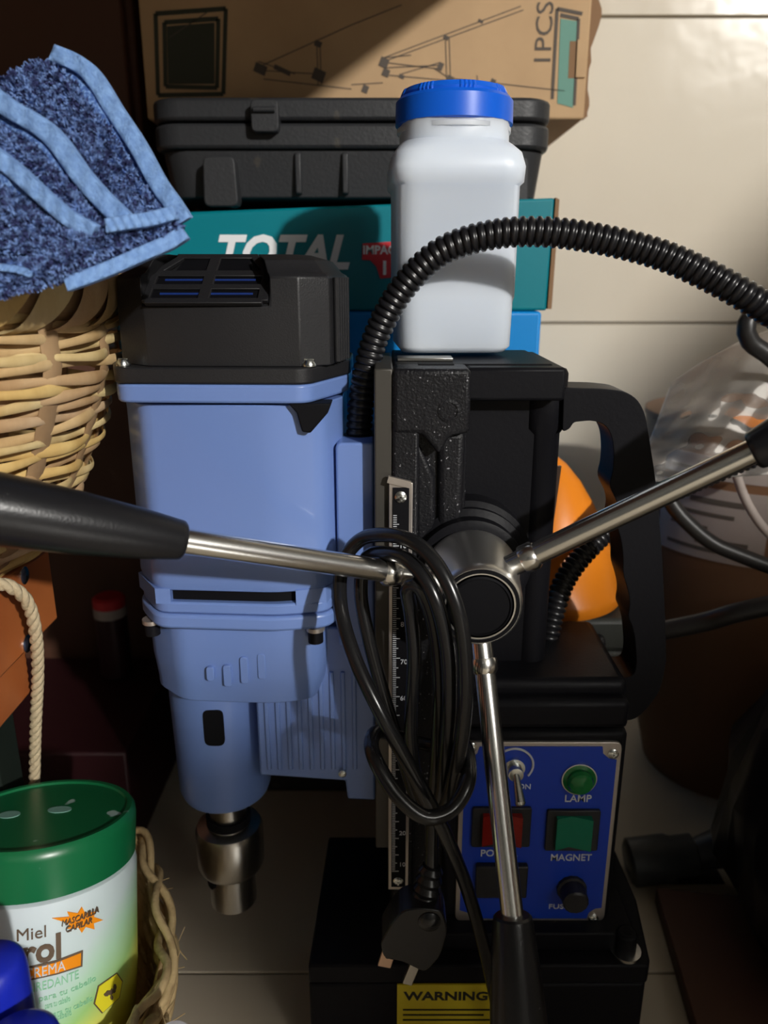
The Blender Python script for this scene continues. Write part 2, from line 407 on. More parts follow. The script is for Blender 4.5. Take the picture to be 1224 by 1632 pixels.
for u, v, w, h in [(711,60,.006,.004),(766,34,.006,.003),(612,100,.010,.010),(615,116,.008,.008),(702,106,.006,.008),(718,125,.008,.005),(507,70,.008,.006),(415,110,.014,.010),(508,120,.014,.012),(582,142,.007,.008),(640,122,.006,.004),(786,130,.006,.005),(450,112,.02,.005)]:
    p = P(u, v, cby); dr.box((p.x, cby-.0001, p.z), (w*.6, .0007, h*.6), Matrix.Rotation(.4, 3, 'Y'))
obj('printed_drawing', dr, M_lineink, B, label='line drawing of a folding stand')
p = P(868, 55, cby)
obj('lettering', text_mb('1PCS', .0165, flatplace(p.x, p.z, cby-.0001, rot=math.pi/2), fixw=.036), M_lineink, B, label='1PCS printed sideways')
fr = MB()
for a, b in [((888,14),(880,158)),((888,14),(928,22)),((893,24),(922,30)),((922,30),(915,168))]: ink(a, b, mb=fr, w=.0022)
obj('printed_frame', fr, M_lineink, B)
obj('printed_patch', MB().prism([xz(u, v, cby) for u, v in [(888,165),(893,30),(920,34),(913,172),(900,168)]], cby-.0004, cby+.0002), M_tealink, B, label='faded teal printed label')
obj('hand_hole', MB().prism([xz(u, v, cby) for u, v in [(905,125),(908,66),(918,66),(915,125)]], cby-.0006, cby+.0001), M_cardin, B)
obj('cardboard_flap', MB().prism([xz(u, v, cby) for u, v in [(917,124),(920,64),(936,66),(932,124)]], cby-.0016, cby+.001), M_card, B)
fr = MB()
for a, b in [((248,22),(360,14)),((360,14),(356,150)),((356,150),(252,152)),((252,152),(248,22)),((262,36),(348,30)),((348,30),(346,140)),((264,138),(346,140)),((262,36),(264,138))]: ink(a, b, mb=fr, w=.0028)
obj('printed_frame', fr, M_paint, B, label='dark double printed frame')
obj('printed_patch', MB().prism([xz(u, v, cby) for u, v in [(268,134),(266,42),(342,36),(342,134)]], cby-.0003, cby+.0002), M_paint, B, label='dark green printed patch')

# ------------------------------------------------------------------ magnetic drill
D = thing('magnetic_drill', (.04, .36, 0), 'black and periwinkle-blue magnetic core drill with three chrome feed levers', 'drill')
# base magnet
bz = CAM_H-.330
bpoly = [(-.038, .302), (.1315, .302), (.1335, .306), (.139, .345), (.138, .395), (-.034, .395)]
obj('magnet_base', MB().prismz(bpoly, .002, bz-.012), M_castsm, D, bevel=.0015)
obj('base_plate', MB().prismz([(x+(.001 if x > 0 else 0), y) for x, y in bpoly][0:6], bz-.0115, bz), M_castsm, D, bevel=.0012)
obj('base_step', MB().bb(.030, .128, .311, .39, bz, bz+.011), M_castsm, D, bevel=.001)
obj('base_foot', MB().bb(-.03, .13, .31, .39, 0, .0022), M_castsm, D)
bp = PZ(998, 1522, bz)
bolt = obj('base_bolt', MB().lathe([(.0052, .001), (.0052, .012), (.0042, .013)], (bp.x, bp.y+.002, bz), seg=28), M_castsm, D, bevel=.0004)
obj('washer', MB().lathe([(.0078, 0), (.0078, .0016), (.0045, .0018)], (bp.x, bp.y+.002, bz+.0002), seg=32), M_screw, bolt)
obj('bolt_socket', MB().lathe([(.0024, 0), (.0024, .0012)], (bp.x, bp.y+.002, bz+.0122), seg=6), M_deep, bolt)
a = P(633, 1568, .3018); b = P(795, 1568, .3018)
lab = obj('warning_sticker', MB().bb(a.x, b.x, .3012, .3021, .004, a.z), M_yellow, D, label='yellow warning sticker')
p = P(715, 1588, .3012)
obj('lettering', text_mb('WARNING!', .0075, flatplace(p.x, p.z, .3013), bold=.03, fixw=.045), M_ink, lab)
lm = MB()
for k in range(5): lm.bb(a.x+.003, b.x-.003-.004*(k % 2), .3008, .3013, p.z-.009-k*.0034, p.z-.0083-k*.0034)
obj('fine_print', lm, M_ink, lab)

# control box
zb0 = bz+.011
obj('control_box', MB().bb(.030, .1175, .3215, .395, zb0-.001, Z(1166, .3215)), M_castsm, D, bevel=.003)
obj('control_box_lid', MB().bb(.030, .1160, .3185, .395, Z(1163, .3185), Z(1118, .3185)), M_castsm, D, bevel=.003)
pz = lambda v: Z(v, .318)
cp = obj('control_panel', MB().prism(roundpoly([(.0368, pz(1472)), (.1142, pz(1472)), (.1142, pz(1186)), (.0368, pz(1186))], .004, 4), .3195, .3216), M_silver, D, bevel=.0004, label='blue control panel with silver border')
m2 = .0022
notch = [(.0368+m2, pz(1472)+.0075), (.0368+.0075, pz(1472)+.0055), (.0368+.0075, pz(1472)+m2), (.1142-.0095, pz(1472)+m2), (.1142-.0085, pz(1472)+.006), (.1142-.0055, pz(1472)+.0085), (.1142-m2, pz(1472)+.009),
         (.1142-m2, pz(1186)-.0095), (.1142-.006, pz(1186)-.0088), (.1142-.009, pz(1186)-.006), (.1142-.0095, pz(1186)-m2), (.0368+.009, pz(1186)-m2), (.0368+.008, pz(1186)-.006), (.0368+.006, pz(1186)-.008), (.0368+m2, pz(1186)-.009)]
obj('panel_face', MB().prism(notch, .3191, .3196), M_panel, cp, label='deep blue printed face')
def pscrew(x, z, y, r=.0026, parent=cp, m=M_screw, name='screw'):
    mb = MB().lathe([(r, 0), (r, .0006), (r*.6, .0013)], (x, y, z), (0, -1, 0), 20)
    mb.box((x, y-.0012, z), (r*1.3, .0006, r*.25)); mb.box((x, y-.0012, z), (r*.25, .0006, r*1.3))
    return obj(name, mb, m, parent)
for u, v in ((752,1192),(978,1203),(946,1465)):
    q = P(u, v, .3185); pscrew(q.x, q.z, .3194)
q = P(925, 1247, .316)
lamp = obj('indicator_lamp', MB().lathe([(.0080, 0), (.0080, .0015), (.0062, .002), (.0064, .0035), (.0055, .0052), (.003, .0062), (0, .0065)], (q.x, .3192, q.z), (0, -1, 0), 32), M_green, cp, label='round green indicator lamp')
obj('lamp_bezel', MB().lathe([(.0088, 0), (.0086, .0012), (.0074, .0013), (.0074, 0)], (q.x, .3192, q.z), (0, -1, 0), 32), M_screw, cp)
def label(txt, u, v, w, h=.0042):
    q = P(u, v, .319); obj('lettering', text_mb(txt, h*1.35, flatplace(q.x, q.z, .3191), bold=.01, fixw=w), M_white, cp, label=txt)
label('LAMP', 921, 1273, .013); label('MAGNET', 910, 1367, .0205); label('POWER', 795, 1360, .0185); label('FUSE', 890, 1445, .010, .003); label('ON', 836, 1254, .006, .003)
for u0, u1, v0, v1, m, nm in ((868, 958, 1292, 1356, M_greensw, 'green rocker switch marked with a circle'), (751, 848, 1288, 1350, M_redsw, 'red rocker switch')):
    a = P(u0, v1, .3175); b = P(u1, v0, .3175)
    sw = obj('rocker_switch', MB().prism(roundpoly([(a.x, a.z), (b.x, a.z), (b.x, b.z), (a.x, b.z)], .001, 2), .3172, .3193), M_plast, cp, bevel=.0004, label=nm)
    # (third level: keep rocker lens with the panel)
    w = (b.x-a.x); hx = w*.17; zc = (a.z+b.z)/2; hz = (b.z-a.z)*.38
    ring = [[Vector((a.x+hx+t*(w-2*hx), .3172-(.0034*abs(t-.42)/.58+.0004), z)) for z in (zc-hz, zc+hz)] for t in (0, .2, .42, .7, 1)]
    mb = MB(); front = [r[0] for r in ring]+[r[1] for r in reversed(ring)]; back = [Vector((p.x, .3176, p.z)) for p in front]
    mb.loft([front, back]); obj('rocker', mb, m, cp, label=nm)
    if m is M_greensw:
        mk = MB().lathe([(.0018, 0), (.0018, .0004), (.0011, .0004), (.0011, 0)], (a.x+w*.70, .3158, zc-.001), (0, -1, 0), 20); obj('switch_mark', mk, M_white, cp)
# toggle + arc
q = P(819, 1222, .319)
tg = MB().lathe([(.0052, 0), (.0052, .002), (.0036, .0022), (.0036, .007), (.003, .0072)], (q.x, .3192, q.z), (0, -1, 0), 24)
tg.cyl((q.x, .313, q.z), (q.x+.001, .304, q.z-.009), .0016, .0026, 16); tg.lathe([(.0026, 0), (.002, .0012), (0, .002)], (q.x+.001, .304, q.z-.009), (.1, -.7, -.7), 16)
obj('toggle_switch', tg, M_screw, cp, label='chrome toggle switch')
arc = [Vector((q.x+.0092*math.cos(t), .3188, q.z+.001+.0092*math.sin(t))) for t in [math.radians(a) for a in range(-40, 200, 8)]]
obj('rotation_arc', MB().tube(arc, .0006, 6), M_white, cp, label='white printed arc')
# fuse holder and sockets
q = P(912, 1420, .317)
obj('fuse_holder', MB().lathe([(.0075, 0), (.0075, .002), (.0064, .0025), (.0064, .010), (.0055, .0108)], (q.x, .3192, q.z), (0, -1, 0), 28, fn=lambda t, h: 1+.02*math.cos(14*t)), M_plast, cp, label='black fuse holder cap')
a = P(757, 1430, .3165); b = P(842, 1380, .3165)
obj('socket', MB().bb(a.x, b.x, .3155, .3193, a.z, b.z), M_plast, cp, bevel=.0008, label='black rectangular socket')

# column
zc0 = Z(588, .322)
obj('slide_rail', MB().bb(-.0042, .0038, .324, .395, Z(1350, .325), Z(587, .325)), M_rail, D, bevel=.0008, label='bare steel slide rail')
obj('column_core', MB().bb(.004, .074, .346, .405, bz, zc0-.001), M_castsm, D, bevel=.002)
obj('column_web', MB().bb(.003, .0365, .331, .36, bz, zc0-.004), M_cast, D, bevel=.002)
obj('scale_mount', MB().bb(.0035, .0150, .3222, .34, bz+.004, zc0-.002), M_cast, D, bevel=.0015)
lug = [(.0037, zc0), (.0362, zc0), (.0365, Z(690, .322)), (.028, Z(694, .324)), (.0235, Z(722, .326)), (.016, Z(692, .322)), (.0037, Z(692, .322))]
obj('top_lug', MB().prism(lug, .3215, .36), M_cast, D, bevel=.002, seg=3)
obj('casting_mark', MB().lathe([(.0048, 0), (.0048, .0006), (.0036, .0008), (.0036, 0)], (P(716, 655, .321).x, .3217, P(716, 655, .321).z), (0, -1, 0), 28), M_cast, D)
obj('column_rib', MB().prism([(.0232, Z(690, .326)), (.0355, Z(688, .326)), (.0350, Z(900, .326)), (.0245, Z(905, .326))], .3275, .345), M_cast, D, bevel=.003, seg=3)
obj('column_rib', MB().prism([(.0140, Z(700, .329)), (.0225, Z(760, .329)), (.0240, Z(930, .329)), (.0140, Z(930, .329))], .3285, .345), M_cast, D, bevel=.002)
fz = Z(588, .33)
obj('top_flange', MB().bb(.0355, .078, .331, .405, Z(640, .33), zc0-.0005), M_castsm, D, bevel=.0015)
tp = zc0-.0005
obj('top_cap', MB().bb(.004, .074, .34, .408, tp-.01, tp+.0006), M_castsm, D, bevel=.001)
a = PZ(688, 576, tp)
obj('top_slot', MB().bb(a.x-.007, a.x+.0085, .336, .344, tp-.001, tp+.0009), M_deep, D)
obj('top_shim', MB().bb(.006, .031, .350, .362, tp+.0007, tp+.0022), M_steel, D, bevel=.0003, label='bare steel top shim')
cx = .0735
post = MB().lathe([(.0078, Z(1070, .35)), (.0078, Z(690, .35)), (.0098, Z(680, .35)), (.0100, Z(595, .35)), (.0090, Z(588, .35))], (cx, .352, 0), seg=36)
obj('guide_post', post, M_castsm, D)
# grab handle
HY = .352
outer = [(890,612),(905,613),(950,614),(985,618),(1004,630),(1016,652),(1024,700),(1031,745),(1037,800),(1042,860),(1046,930),(1049,990),(1050,1040),(1040,1085),(1020,1112),(1000,1130),(862,1130),(862,1066)]
inner = [(940,1066),(1000,1062),(1004,1040),(1001,1000),(996,980),(990,968),(994,945),(989,922),(982,902),(983,880),(980,850),(972,825),(976,806),(973,790),(960,764),(966,744),(968,715),(965,688),(955,670),(935,663),(905,666),(900,676),(888,682)]
def smoothp(poly): 
    return roundpoly([xz(u, v, HY) for u, v in poly], .004, 3)
obj('grab_handle', MB().prism(smoothp(outer+inner), HY-.011, HY+.011), M_castsm, D, bevel=.0035, seg=3, label='black cast grab handle with finger grips')
obj('column_foot', MB().bb(.036, .1165, .326, .395, Z(1118, .326), Z(1085, .326)), M_castsm, D, bevel=.004, seg=3)

# hub
hz_ = CAM_H-.1267; hx_ = .0386
obj('hub_boss', MB().lathe([(.030, -.03), (.030, .008), (.0275, .0095), (.0275, .0125), (.0245, .014), (.0245, .0205), (.022, .0215)], (hx_, .342, hz_), (0, -1, 0), 56), M_castsm, D)
hub = obj('feed_hub', MB().lathe([(.0200, 0), (.0212, .001), (.0212, .004), (.0205, .006), (.0178, .031), (.0172, .034), (.0162, .0352), (.0138, .0352), (.0134, .0340), (0, .034)], (hx_, .3195, hz_), (0, -1, 0), 64), M_hub, D, label='polished conical lever hub')
obj('hub_cap', MB().lathe([(.0130, 0), (.0130, .0016), (.0122, .0022), (.0118, .0016), (0, .0016)], (hx_, .2857, hz_), (0, -1, 0), 48), M_deep, hub, label='black hub cap')
obj('hub_ring', MB().lathe([(.0162, 0), (.0158, .0008), (.0145, .0008), (.0145, 0)], (hx_, .2845, hz_), (0, -1, 0), 56), M_deep, hub)
def lever(a, b, g_end, r=.0047, g0=.0074, g1=.012, lab=None):
    rod = MB().cyl(a, b, r, r, 28)
    obj('lever_rod', rod, M_chrome, hub, smooth=40)
    d = (b-a).normalized()
    obj('rod_collar', MB().lathe([(.0058, 0), (.0060, .001), (.0060, .005), (.0050, .0065)], a+d*.0165, d, 28), M_chrome, hub)
    L = (g_end-b).length; gd = (g_end-b).normalized()
    prof = [(0, 0), (g0*.86, 0), (g0*.97, .0008), (g0, .002), (g0+(g1-g0)*.35, L*.15), (g0+(g1-g0)*.75, L*.35), (g1, L*.6), (g1, L*.85), (g1*.9, L*.95), (g1*.5, L*.995), (0, L)]
    obj('lever_grip', MB().lathe(prof, b-gd*.001, gd, 40), M_grip, hub, label=lab)
h0 = Vector((hx_, .303, hz_))
A = P(640, 914, .2995); Bp = P(288, 861, .262); G = P(-260, 768, .218)
lever(A+(A-Bp).normalized()*.014, Bp, G, lab='long black tapered grip')
A = P(818, 900, .2985); Bp = P(1203, 718, .278); G = P(1560, 560, .255)
lever(A+(A-Bp).normalized()*.012, Bp, G, lab='black grip')
A = P(769, 1040, .3035); Bp = P(817, 1462, .256); G = P(842, 1900, .214)
lever(A+(A-Bp).normalized()*.014, Bp, G, g0=.0082, g1=.0125, lab='black grip')

# scale strip
s0, s1 = Z(770, .3205), Z(1418, .3205)
st = obj('scale_strip', MB().bb(.0022, .0124, .3206, .3224, s1, s0), M_silver, D, bevel=.0002, label='millimetre scale strip in a silver frame')
obj('scale_face', MB().bb(.0037, .0109, .3202, .3208, s1+.002, s0-.002), M_deep, st)
tk = MB(); z = s1+.012; k = 0
while z < s0-.014:
    L = .0034 if k % 10 == 0 else (.0026 if k % 5 == 0 else .0016)
    tk.bb(.0040, .0040+L, .3199, .3203, z-.00015, z+.00015); z += .001; k += 1
obj('tick_marks', tk, M_white, st, kind='stuff')
for k in range(11):
    z = s1+.016+k*.019
    if z < s0-.02: obj('lettering', text_mb(str(10*(k+1)), .0034, flatplace(.0092, z, .3202)), M_white, st)
pscrew(.0072, s0-.006, .3202, .0026, st); pscrew(.0072, s1+.006, .3202, .0026, st)
obj('strip_burr', MB().box((.0065, .3205, s0+.0006), (.010, .002, .003), Matrix.Rotation(.25, 3, 'Y')), M_silver, st)

# motor
ym = .004
FL = [(-.1108, .321), (-.0315, .3185), (-.0158, .356), (-.0158, .388), (-.034, .42), (-.100, .42), (-.119, .398), (-.1195, .345)]
BD = [(-.1035, .325), (-.049, .3215), (-.0265, .3255), (-.0185, .345), (-.0185, .392), (-.036, .417), (-.098, .417), (-.1165, .396), (-.1168, .345)]
def sc(poly, k, c=(-.068, .37), dy=0): return [(c[0]+(x-c[0])*k, c[1]+(y-c[1])*k+dy) for x, y in poly]
zA = Z(612, .32); zB = Z(586, .32)
cov = thing
mc = obj('cover_flange', MB().prismz(roundpoly(sc(FL, 1.012), .006, 4), zA, zB), M_plast, D, bevel=.0008)
# cover: hand laid rings
def cring(z, inset=0, cut=0):
    p = [(-.1125, .336), (-.0985, .3245), (-.0975, .3240+cut), (-.0475, .3225+cut), (-.0460, .3225+cut*.05), (-.0345, .3225), (-.0225, .330), (-.0170, .352), (-.0175, .392), (-.036, .416), (-.099, .416), (-.1150, .395), (-.1165, .350)]
    p[0] = (p[0][0], p[0][1]+cut*.2)
    c = (-.068, .37); q = [(c[0]+(x-c[0])*(1-inset), c[1]+(y-c[1])*(1-inset)) for x, y in p]
    return [Vector((x, y, z)) for x, y in q]
zh = Z(438, .325); zl = Z(488, .325); zk = Z(410, .345)
mb = MB(); mb.loft([cring(zB), cring(zB+.015), cring(zl), cring((zl+zh)/2, .0, .009), cring(zh-.001, .003, .018), cring(zh, .02, .0195), cring(zh+.001, .06, .021), cring(zh+.006, .14, .026), cring(zk+.001, .30, .026)])
mcv = obj('motor_cover', mb, M_plast, D, bevel=.0008, smooth=30, label='black vented motor cover')
for k in range(5):
    y = .335+k*.0035; x = -.0198+k*.0008
    obj('cover_rib', MB().cyl((x, y, zB+.001), (x, y, zh-.001), .0014, .0014, 10), M_plast, mcv)
# grille on the sloping front
ga = Vector((-.0985, .3255, zl)); 
def slope(s, t):   # s 0..1 across, t 0..1 up the slope
    x = -.0965+s*.0475; w = .04*math.sin(math.pi*min(1, max(0, s)))
    if t <= 1: y = .3228+.0198*t; z = zl+.0005+(zh-zl-.001)*t
    else: y = .3426+(t-1)*.016; z = zh+(t-1)*.009
    return Vector((x+(0), y-.0012, z+.0008))
obj('vent_recess', MB().loft([[slope(.02, .12), slope(.98, .12), slope(.98, 1.0), slope(.02, 1.0)], [slope(.02, .12)+Vector((0,.003,0)), slope(.98, .12)+Vector((0,.003,0)), slope(.98, 1)+Vector((0,.003,0)), slope(.02, 1)+Vector((0,.003,0))]]), M_deep, mcv, label='dark vent openings')
obj('vent_recess', MB().loft([[slope(.16, 1.02), slope(.86, 1.02), slope(.80, 1.7), slope(.22, 1.7)], [p+Vector((0,.001,-.003)) for p in (slope(.16, 1.02), slope(.86, 1.02), slope(.80, 1.7), slope(.22, 1.7))]]), M_deep, mcv, label='dark vent openings')
def bar(s0_, t0_, s1_, t1_, w=.0022):
    a = slope(s0_, t0_); b = slope(s1_, t1_); n = Vector((0, -.0014, .0006))
    d = (b-a).normalized(); up_ = Vector((0, -.55, .83)); side = d.cross(up_).normalized()*w/2
    f = [a+side+n, b+side+n, b-side+n, a-side+n]; g_ = [p-Vector((0, -.0022, .0014)) for p in f]
    obj('vent_bar', MB().loft([f, g_]), M_plast, mcv, bevel=.0004)
bar(.0, .05, 1.0, .05, .0035); bar(.0, .52, 1.0, .52, .0036); bar(.0, .99, 1.0, .99, .0042)
bar(.49, .05, .49, 1.0, .0048); bar(.49, 1.0, .50, 1.75, .0048); bar(.0, .05, .0, 1.0, .003); bar(1.0, .05, 1.0, 1.0, .0045)
bar(.14, 1.72, .88, 1.72, .0034); bar(.0, 1.0, .20, 1.75, .0034); bar(1.0, 1.0, .84, 1.75, .0034)
coil = MB()
for t in (.30, .78): coil.cyl(slope(.1, t)+Vector((0,.0001,0)), slope(.9, t)+Vector((0,.0001,0)), .0006, .0006, 8)
obj('motor_winding', coil, M_winding, mcv, label='blue metal seen through the vents')
for u, v, y in ((197, 583, .326), (493, 586, .3235)):
    q = P(u, v, y); s_ = MB().lathe([(.0030, 0), (.0030, .001), (.0020, .0026), (0, .003)], (q.x, y, zB+.0002), seg=18); s_.box((q.x, y, zB+.0028), (.004, .0006, .0008)); obj('cover_screw', s_, M_screw, mc)
# blue housing
zC = Z(643, .32)
mh = obj('motor_housing', MB().loft([[Vector((x, y, z)) for x, y in roundpoly(sc(BD, k), .005, 3)] for z, k in ((Z(948, .32), .990), (Z(935, .32), 1.012), (Z(884, .32), 1.008), (Z(878, .32), 1.0), (Z(665, .32), .995), (zC-.001, 1.0))]), M_blue, D, bevel=.0006, smooth=25, label='glossy periwinkle motor housing')
obj('housing_flange', MB().prismz(roundpoly(FL, .006, 4), zC, zA-.0002), M_blue, D, bevel=.0012, seg=3)
pocket_poly = [(-.040, zC), (-.022, zC), (-.0235, zC-.004), (-.031, zC-.0125), (-.0345, zC-.012), (-.0365, zC-.004)]  # black piece puts the shade under the flange into colour
obj('flange_pocket_shade', MB().prism(pocket_poly, .3195, .332), M_deep, mh, bevel=.0006, label='shaded pocket under the flange')
# lower vent slot section
zS0, zS1 = Z(948, .32), Z(966, .32)
obj('vent_throat', MB().prismz(roundpoly(sc(BD, .93), .005, 3), zS1-.001, zS0+.001), M_deep, mh, label='dark ventilation slot')
obj('vent_corner', MB().prismz([(-.118, .345), (-.1045, .325), (-.0975, .3245), (-.097, .335), (-.108, .36)], zS1-.001, zS0+.001), M_blue, mh)
obj('vent_corner', MB().prismz([(-.040, .3225), (-.0265, .326), (-.0178, .345), (-.0178, .392), (-.04, .392)], zS1-.001, zS0+.001), M_blue, mh)
obj('lower_lip', MB().prismz(roundpoly(sc(BD, 1.005), .005, 3), Z(984, .32), zS1), M_blue, D, bevel=.001, smooth=25)
obj('gear_flange', MB().prismz(roundpoly(sc(BD, 1.03), .006, 3), Z(1008, .32), Z(984, .32)-.0003), M_blue, D, bevel=.0016, seg=3, smooth=25)
GB = lambda k, dx=0: roundpoly([(x+dx, y) for x, y in sc([(-.098, .330), (-.050, .327), (-.030, .3315), (-.0245, .35), (-.0245, .39), (-.04, .412), (-.098, .412), (-.1165, .395), (-.117, .348)], k)], .006, 3)
zG0 = Z(1008, .325)
gh = obj('gear_housing', MB().loft([[Vector((x, y, z)) for x, y in GB(k, dx)] for z, k, dx in ((Z(1122, .33), .925, -.002), (Z(1112, .328), .945, -.001), (Z(1092, .328), .975, 0), (Z(1072, .328), .99, 0), (zG0, 1.0, 0))]), M_blue, D, bevel=.0006, smooth=25)
for i, (u, v0, v1) in enumerate(((333,1066,1088),(360,1063,1097),(387,1050,1092),(415,1045,1085))):
    a = P(u, v0, .326); b = P(u, v1, .326)
    obj('cast_groove', MB().prism(roundpoly([(a.x-.0019, b.z), (a.x+.0019, b.z), (a.x+.0019, a.z), (a.x-.0019, a.z)], .0015, 3), .3285+(.004 if v1 > 1080 else .002)*0-.0012, .335), M_blue, gh, bevel=.0006)
for u in (244, 503):
    q = P(u, 1012, .327 if u > 300 else .335)
    s_ = obj('gearbox_bolt', MB().lathe([(.0036, -.008), (.0036, -.0005)], (q.x, q.y, Z(1008, .32)), seg=16), M_castsm, gh)
    obj('washer_seat', MB().lathe([(.0044, -.002), (.0044, 0)], (q.x, q.y, Z(1008, .32)), seg=18), M_silver, gh)
ax, ay = -.0885, .368
zq0 = Z(1296, .345)
ql = obj('quill_sleeve', MB().lathe([(.018, zq0-.0015), (.0235, zq0), (.0250, zq0+.004), (.0262, Z(1135, .345)), (.0262, Z(1112, .345))], (ax, ay, 0), seg=56), M_blue, D)
a = P(328, 1185, .344); b = P(356, 1128, .344)
obj('sleeve_slot', MB().prism(roundpoly([(a.x, a.z), (b.x, a.z), (b.x, b.z), (a.x, b.z)], .0035, 4), .3418, .352), M_deep, ql, label='dark slot in the sleeve')
zsp = Z(1345, .352)
sp_ = obj('spindle', MB().lathe([(.0105, Z(1330, .352)), (.0105, zq0+.004)], (ax, ay, 0), seg=36), M_steel, D)
obj('spindle_ring', MB().lathe([(.0125, Z(1338, .352)), (.0125, Z(1326, .352))], (ax, ay, 0), seg=36), M_deep, sp_)
z1_, z2_, z3_ = Z(1343, .352), Z(1408, .352), Z(1458, .356)
ab = obj('arbor', MB().lathe([(.0120, z3_), (.0132, z3_+.001), (.0132, z2_), (.0180, z2_+.0005), (.0190, z2_+.003), (.0190, z1_-.003), (.0178, z1_), (.012, z1_+.001), (.0115, z1_+.004)], (ax, ay, 0), seg=48), M_steel, D, label='shiny steel cutter arbor')
obj('grub_screw_hole', MB().cyl((ax-.0085, ay-.0085, z2_-.006), (ax-.0105, ay-.0105, z2_-.006), .0030, .0030, 16), M_deep, ab)
# carriage bracket
br = [(-.064, Z(1000, .34)), (-.0045, Z(1000, .34)), (-.0045, Z(1276, .34)), (-.0190, Z(1274, .34)), (-.0200, Z(1245, .34)), (-.0640, Z(1236, .34))]
cb = obj('carriage_bracket', MB().prism(br, .340, .390), M_blue, D, bevel=.0012, label='ribbed blue carriage bracket')
for k in range(9):
    x = -.060+k*.0055
    obj('bracket_rib', MB().bb(x, x+.0022, .3388, .3405, Z(1225, .34), Z(1070, .34)), M_blue, cb, bevel=.0005)
blk = [(-.0215, Z(1030, .333)), (-.0045, Z(1030, .333)), (-.0045, Z(706, .333)), (-.0200, Z(706, .333)), (-.0215, Z(712, .333))]
obj('carriage_block', MB().prism(blk, .333, .392), M_blue, D, bevel=.0012, seg=3)
obj('lock_screw', MB().lathe([(.002, 0), (.002, .003), (.0012, .0035)], (P(546, 1232, .338).x, .340, P(546, 1232, .338).z), (0, -1, 0), 16), M_screw, cb)

# corrugated conduit
def conduit(pts, r=.0061, pitch=.0033):
    pth = spline(pts, .0006); n = 6
    ev = evenly(pth, pitch/n); rad = []
    pr = [1, 1.0, .985, .86, .84, .97]
    for i in range(len(ev)): rad.append(r*pr[i % n])
    return MB().tube(ev, rad, 20)
hp = [P(572, 712, .352), P(574, 660, .352), P(584, 590, .352), P(604, 525, .350), P(645, 455, .346), P(705, 400, .342), P(785, 374, .338), P(870, 370, .334), P(960, 382, .330), P(1050, 405, .325), P(1130, 440, .318), P(1210, 485, .312),
      P(1300, 545, .32), P(1345, 620, .35), P(1310, 690, .385), P(1200, 728, .402), P(1090, 775, .408), P(1010, 812, .406), P(950, 862, .397), P(903, 920, .388), P(880, 985, .378), P(868, 1050, .370), P(864, 1098, .365)]
cd = obj('corrugated_conduit', conduit(hp), M_hose, D, smooth=50, label='black corrugated cable conduit')
obj('conduit_gland', MB().cyl(hp[0]+Vector((0,0,-.008)), hp[0]+Vector((0,0,.006)), .0078, .0072, 24), M_plast, D)

# power cord
def chain(l): return spline([P(*t) for t in l], .0015)
c1 = chain([(812,1720,.288),(785,1570,.285),(752,1440,.278),(712,1335,.272),(660,1235,.272),(606,1135,.276),(566,1050,.286),(543,968,.300),(546,900,.312),(575,860,.310),(622,853,.296),(668,870,.284),(706,915,.276),(733,985,.271),(742,1075,.270),(738,1160,.272),(724,1235,.276),
            (705,1290,.284),(672,1290,.294),(640,1200,.302),(612,1110,.306),(588,1020,.310),(575,945,.314),(584,890,.312),(618,882,.297),(657,898,.285),(692,950,.277),(712,1030,.275),(716,1130,.277),(708,1220,.281),(696,1290,.287),(668,1260,.293),(655,1170,.294),(660,1050,.290),(655,980,.288),(650,940,.2845),(668,935,.282),(690,990,.282),(700,1080,.283),(698,1180,.286),(690,1290,.288),(688,1345,.286),(687,1385,.283)])
cord = obj('power_cord', MB().tube(c1, .0031, 14), M_cord, D, label='coiled black power cord tied into a bundle')
c2 = spline([P(*t) for t in [(738,1185,.288),(747,1240,.270),(722,1288,.262),(678,1302,.258),(634,1268,.261),(600,1215,.268),(592,1182,.278),(606,1166,.290),(650,1180,.306),(700,1190,.302)]], .0015, closed=True)
obj('cord_tie_loop', MB().tube(c2, .0032, 14, closed=True), M_cord, cord)
pl0 = P(688, 1380, .283); pl1 = P(668, 1478, .278); dpl = (pl1-pl0).normalized()
obj('strain_relief', MB().lathe([(.0042 + (.0012 if k % 2 else .0)+k*.00022, k*.0022) for k in range(9)], pl0, dpl, 24), M_cord, cord, smooth=20)
pb_ = [xz(u, v, .278) for u, v in [(668,1428),(704,1432),(712,1462),(700,1505),(676,1530),(640,1512),(612,1508),(606,1484),(624,1452),(642,1432)]]
obj('plug_body', MB().prism(roundpoly(pb_, .003, 3), .271, .286), M_cord, cord, bevel=.0035, seg=3)
obj('plug_boss', MB().lathe([(.0055, 0), (.005, .002), (.003, .0035), (0, .004)], (P(684, 1466, .272).x, .2725, P(684, 1466, .272).z), (0, -1, 0), 24), M_cord, cord)
for (u, v, ang, w) in ((618, 1522, .25, .0062), (656, 1548, .30, .0045)):
    q = P(u, v, .278 if w > .005 else .274)
    mb = MB().box(q, (w, .0016 if w > .005 else .003, .0135), Matrix.Rotation(ang, 3, 'Y'))
    obj('plug_prong', mb, M_copper if w > .005 else M_steel, cord, bevel=.0004)
q = P(618, 1525, .2765); obj('prong_hole', MB().cyl(q, q+Vector((0, .001, 0)), .0012, .0012, 12), M_deep, cord)

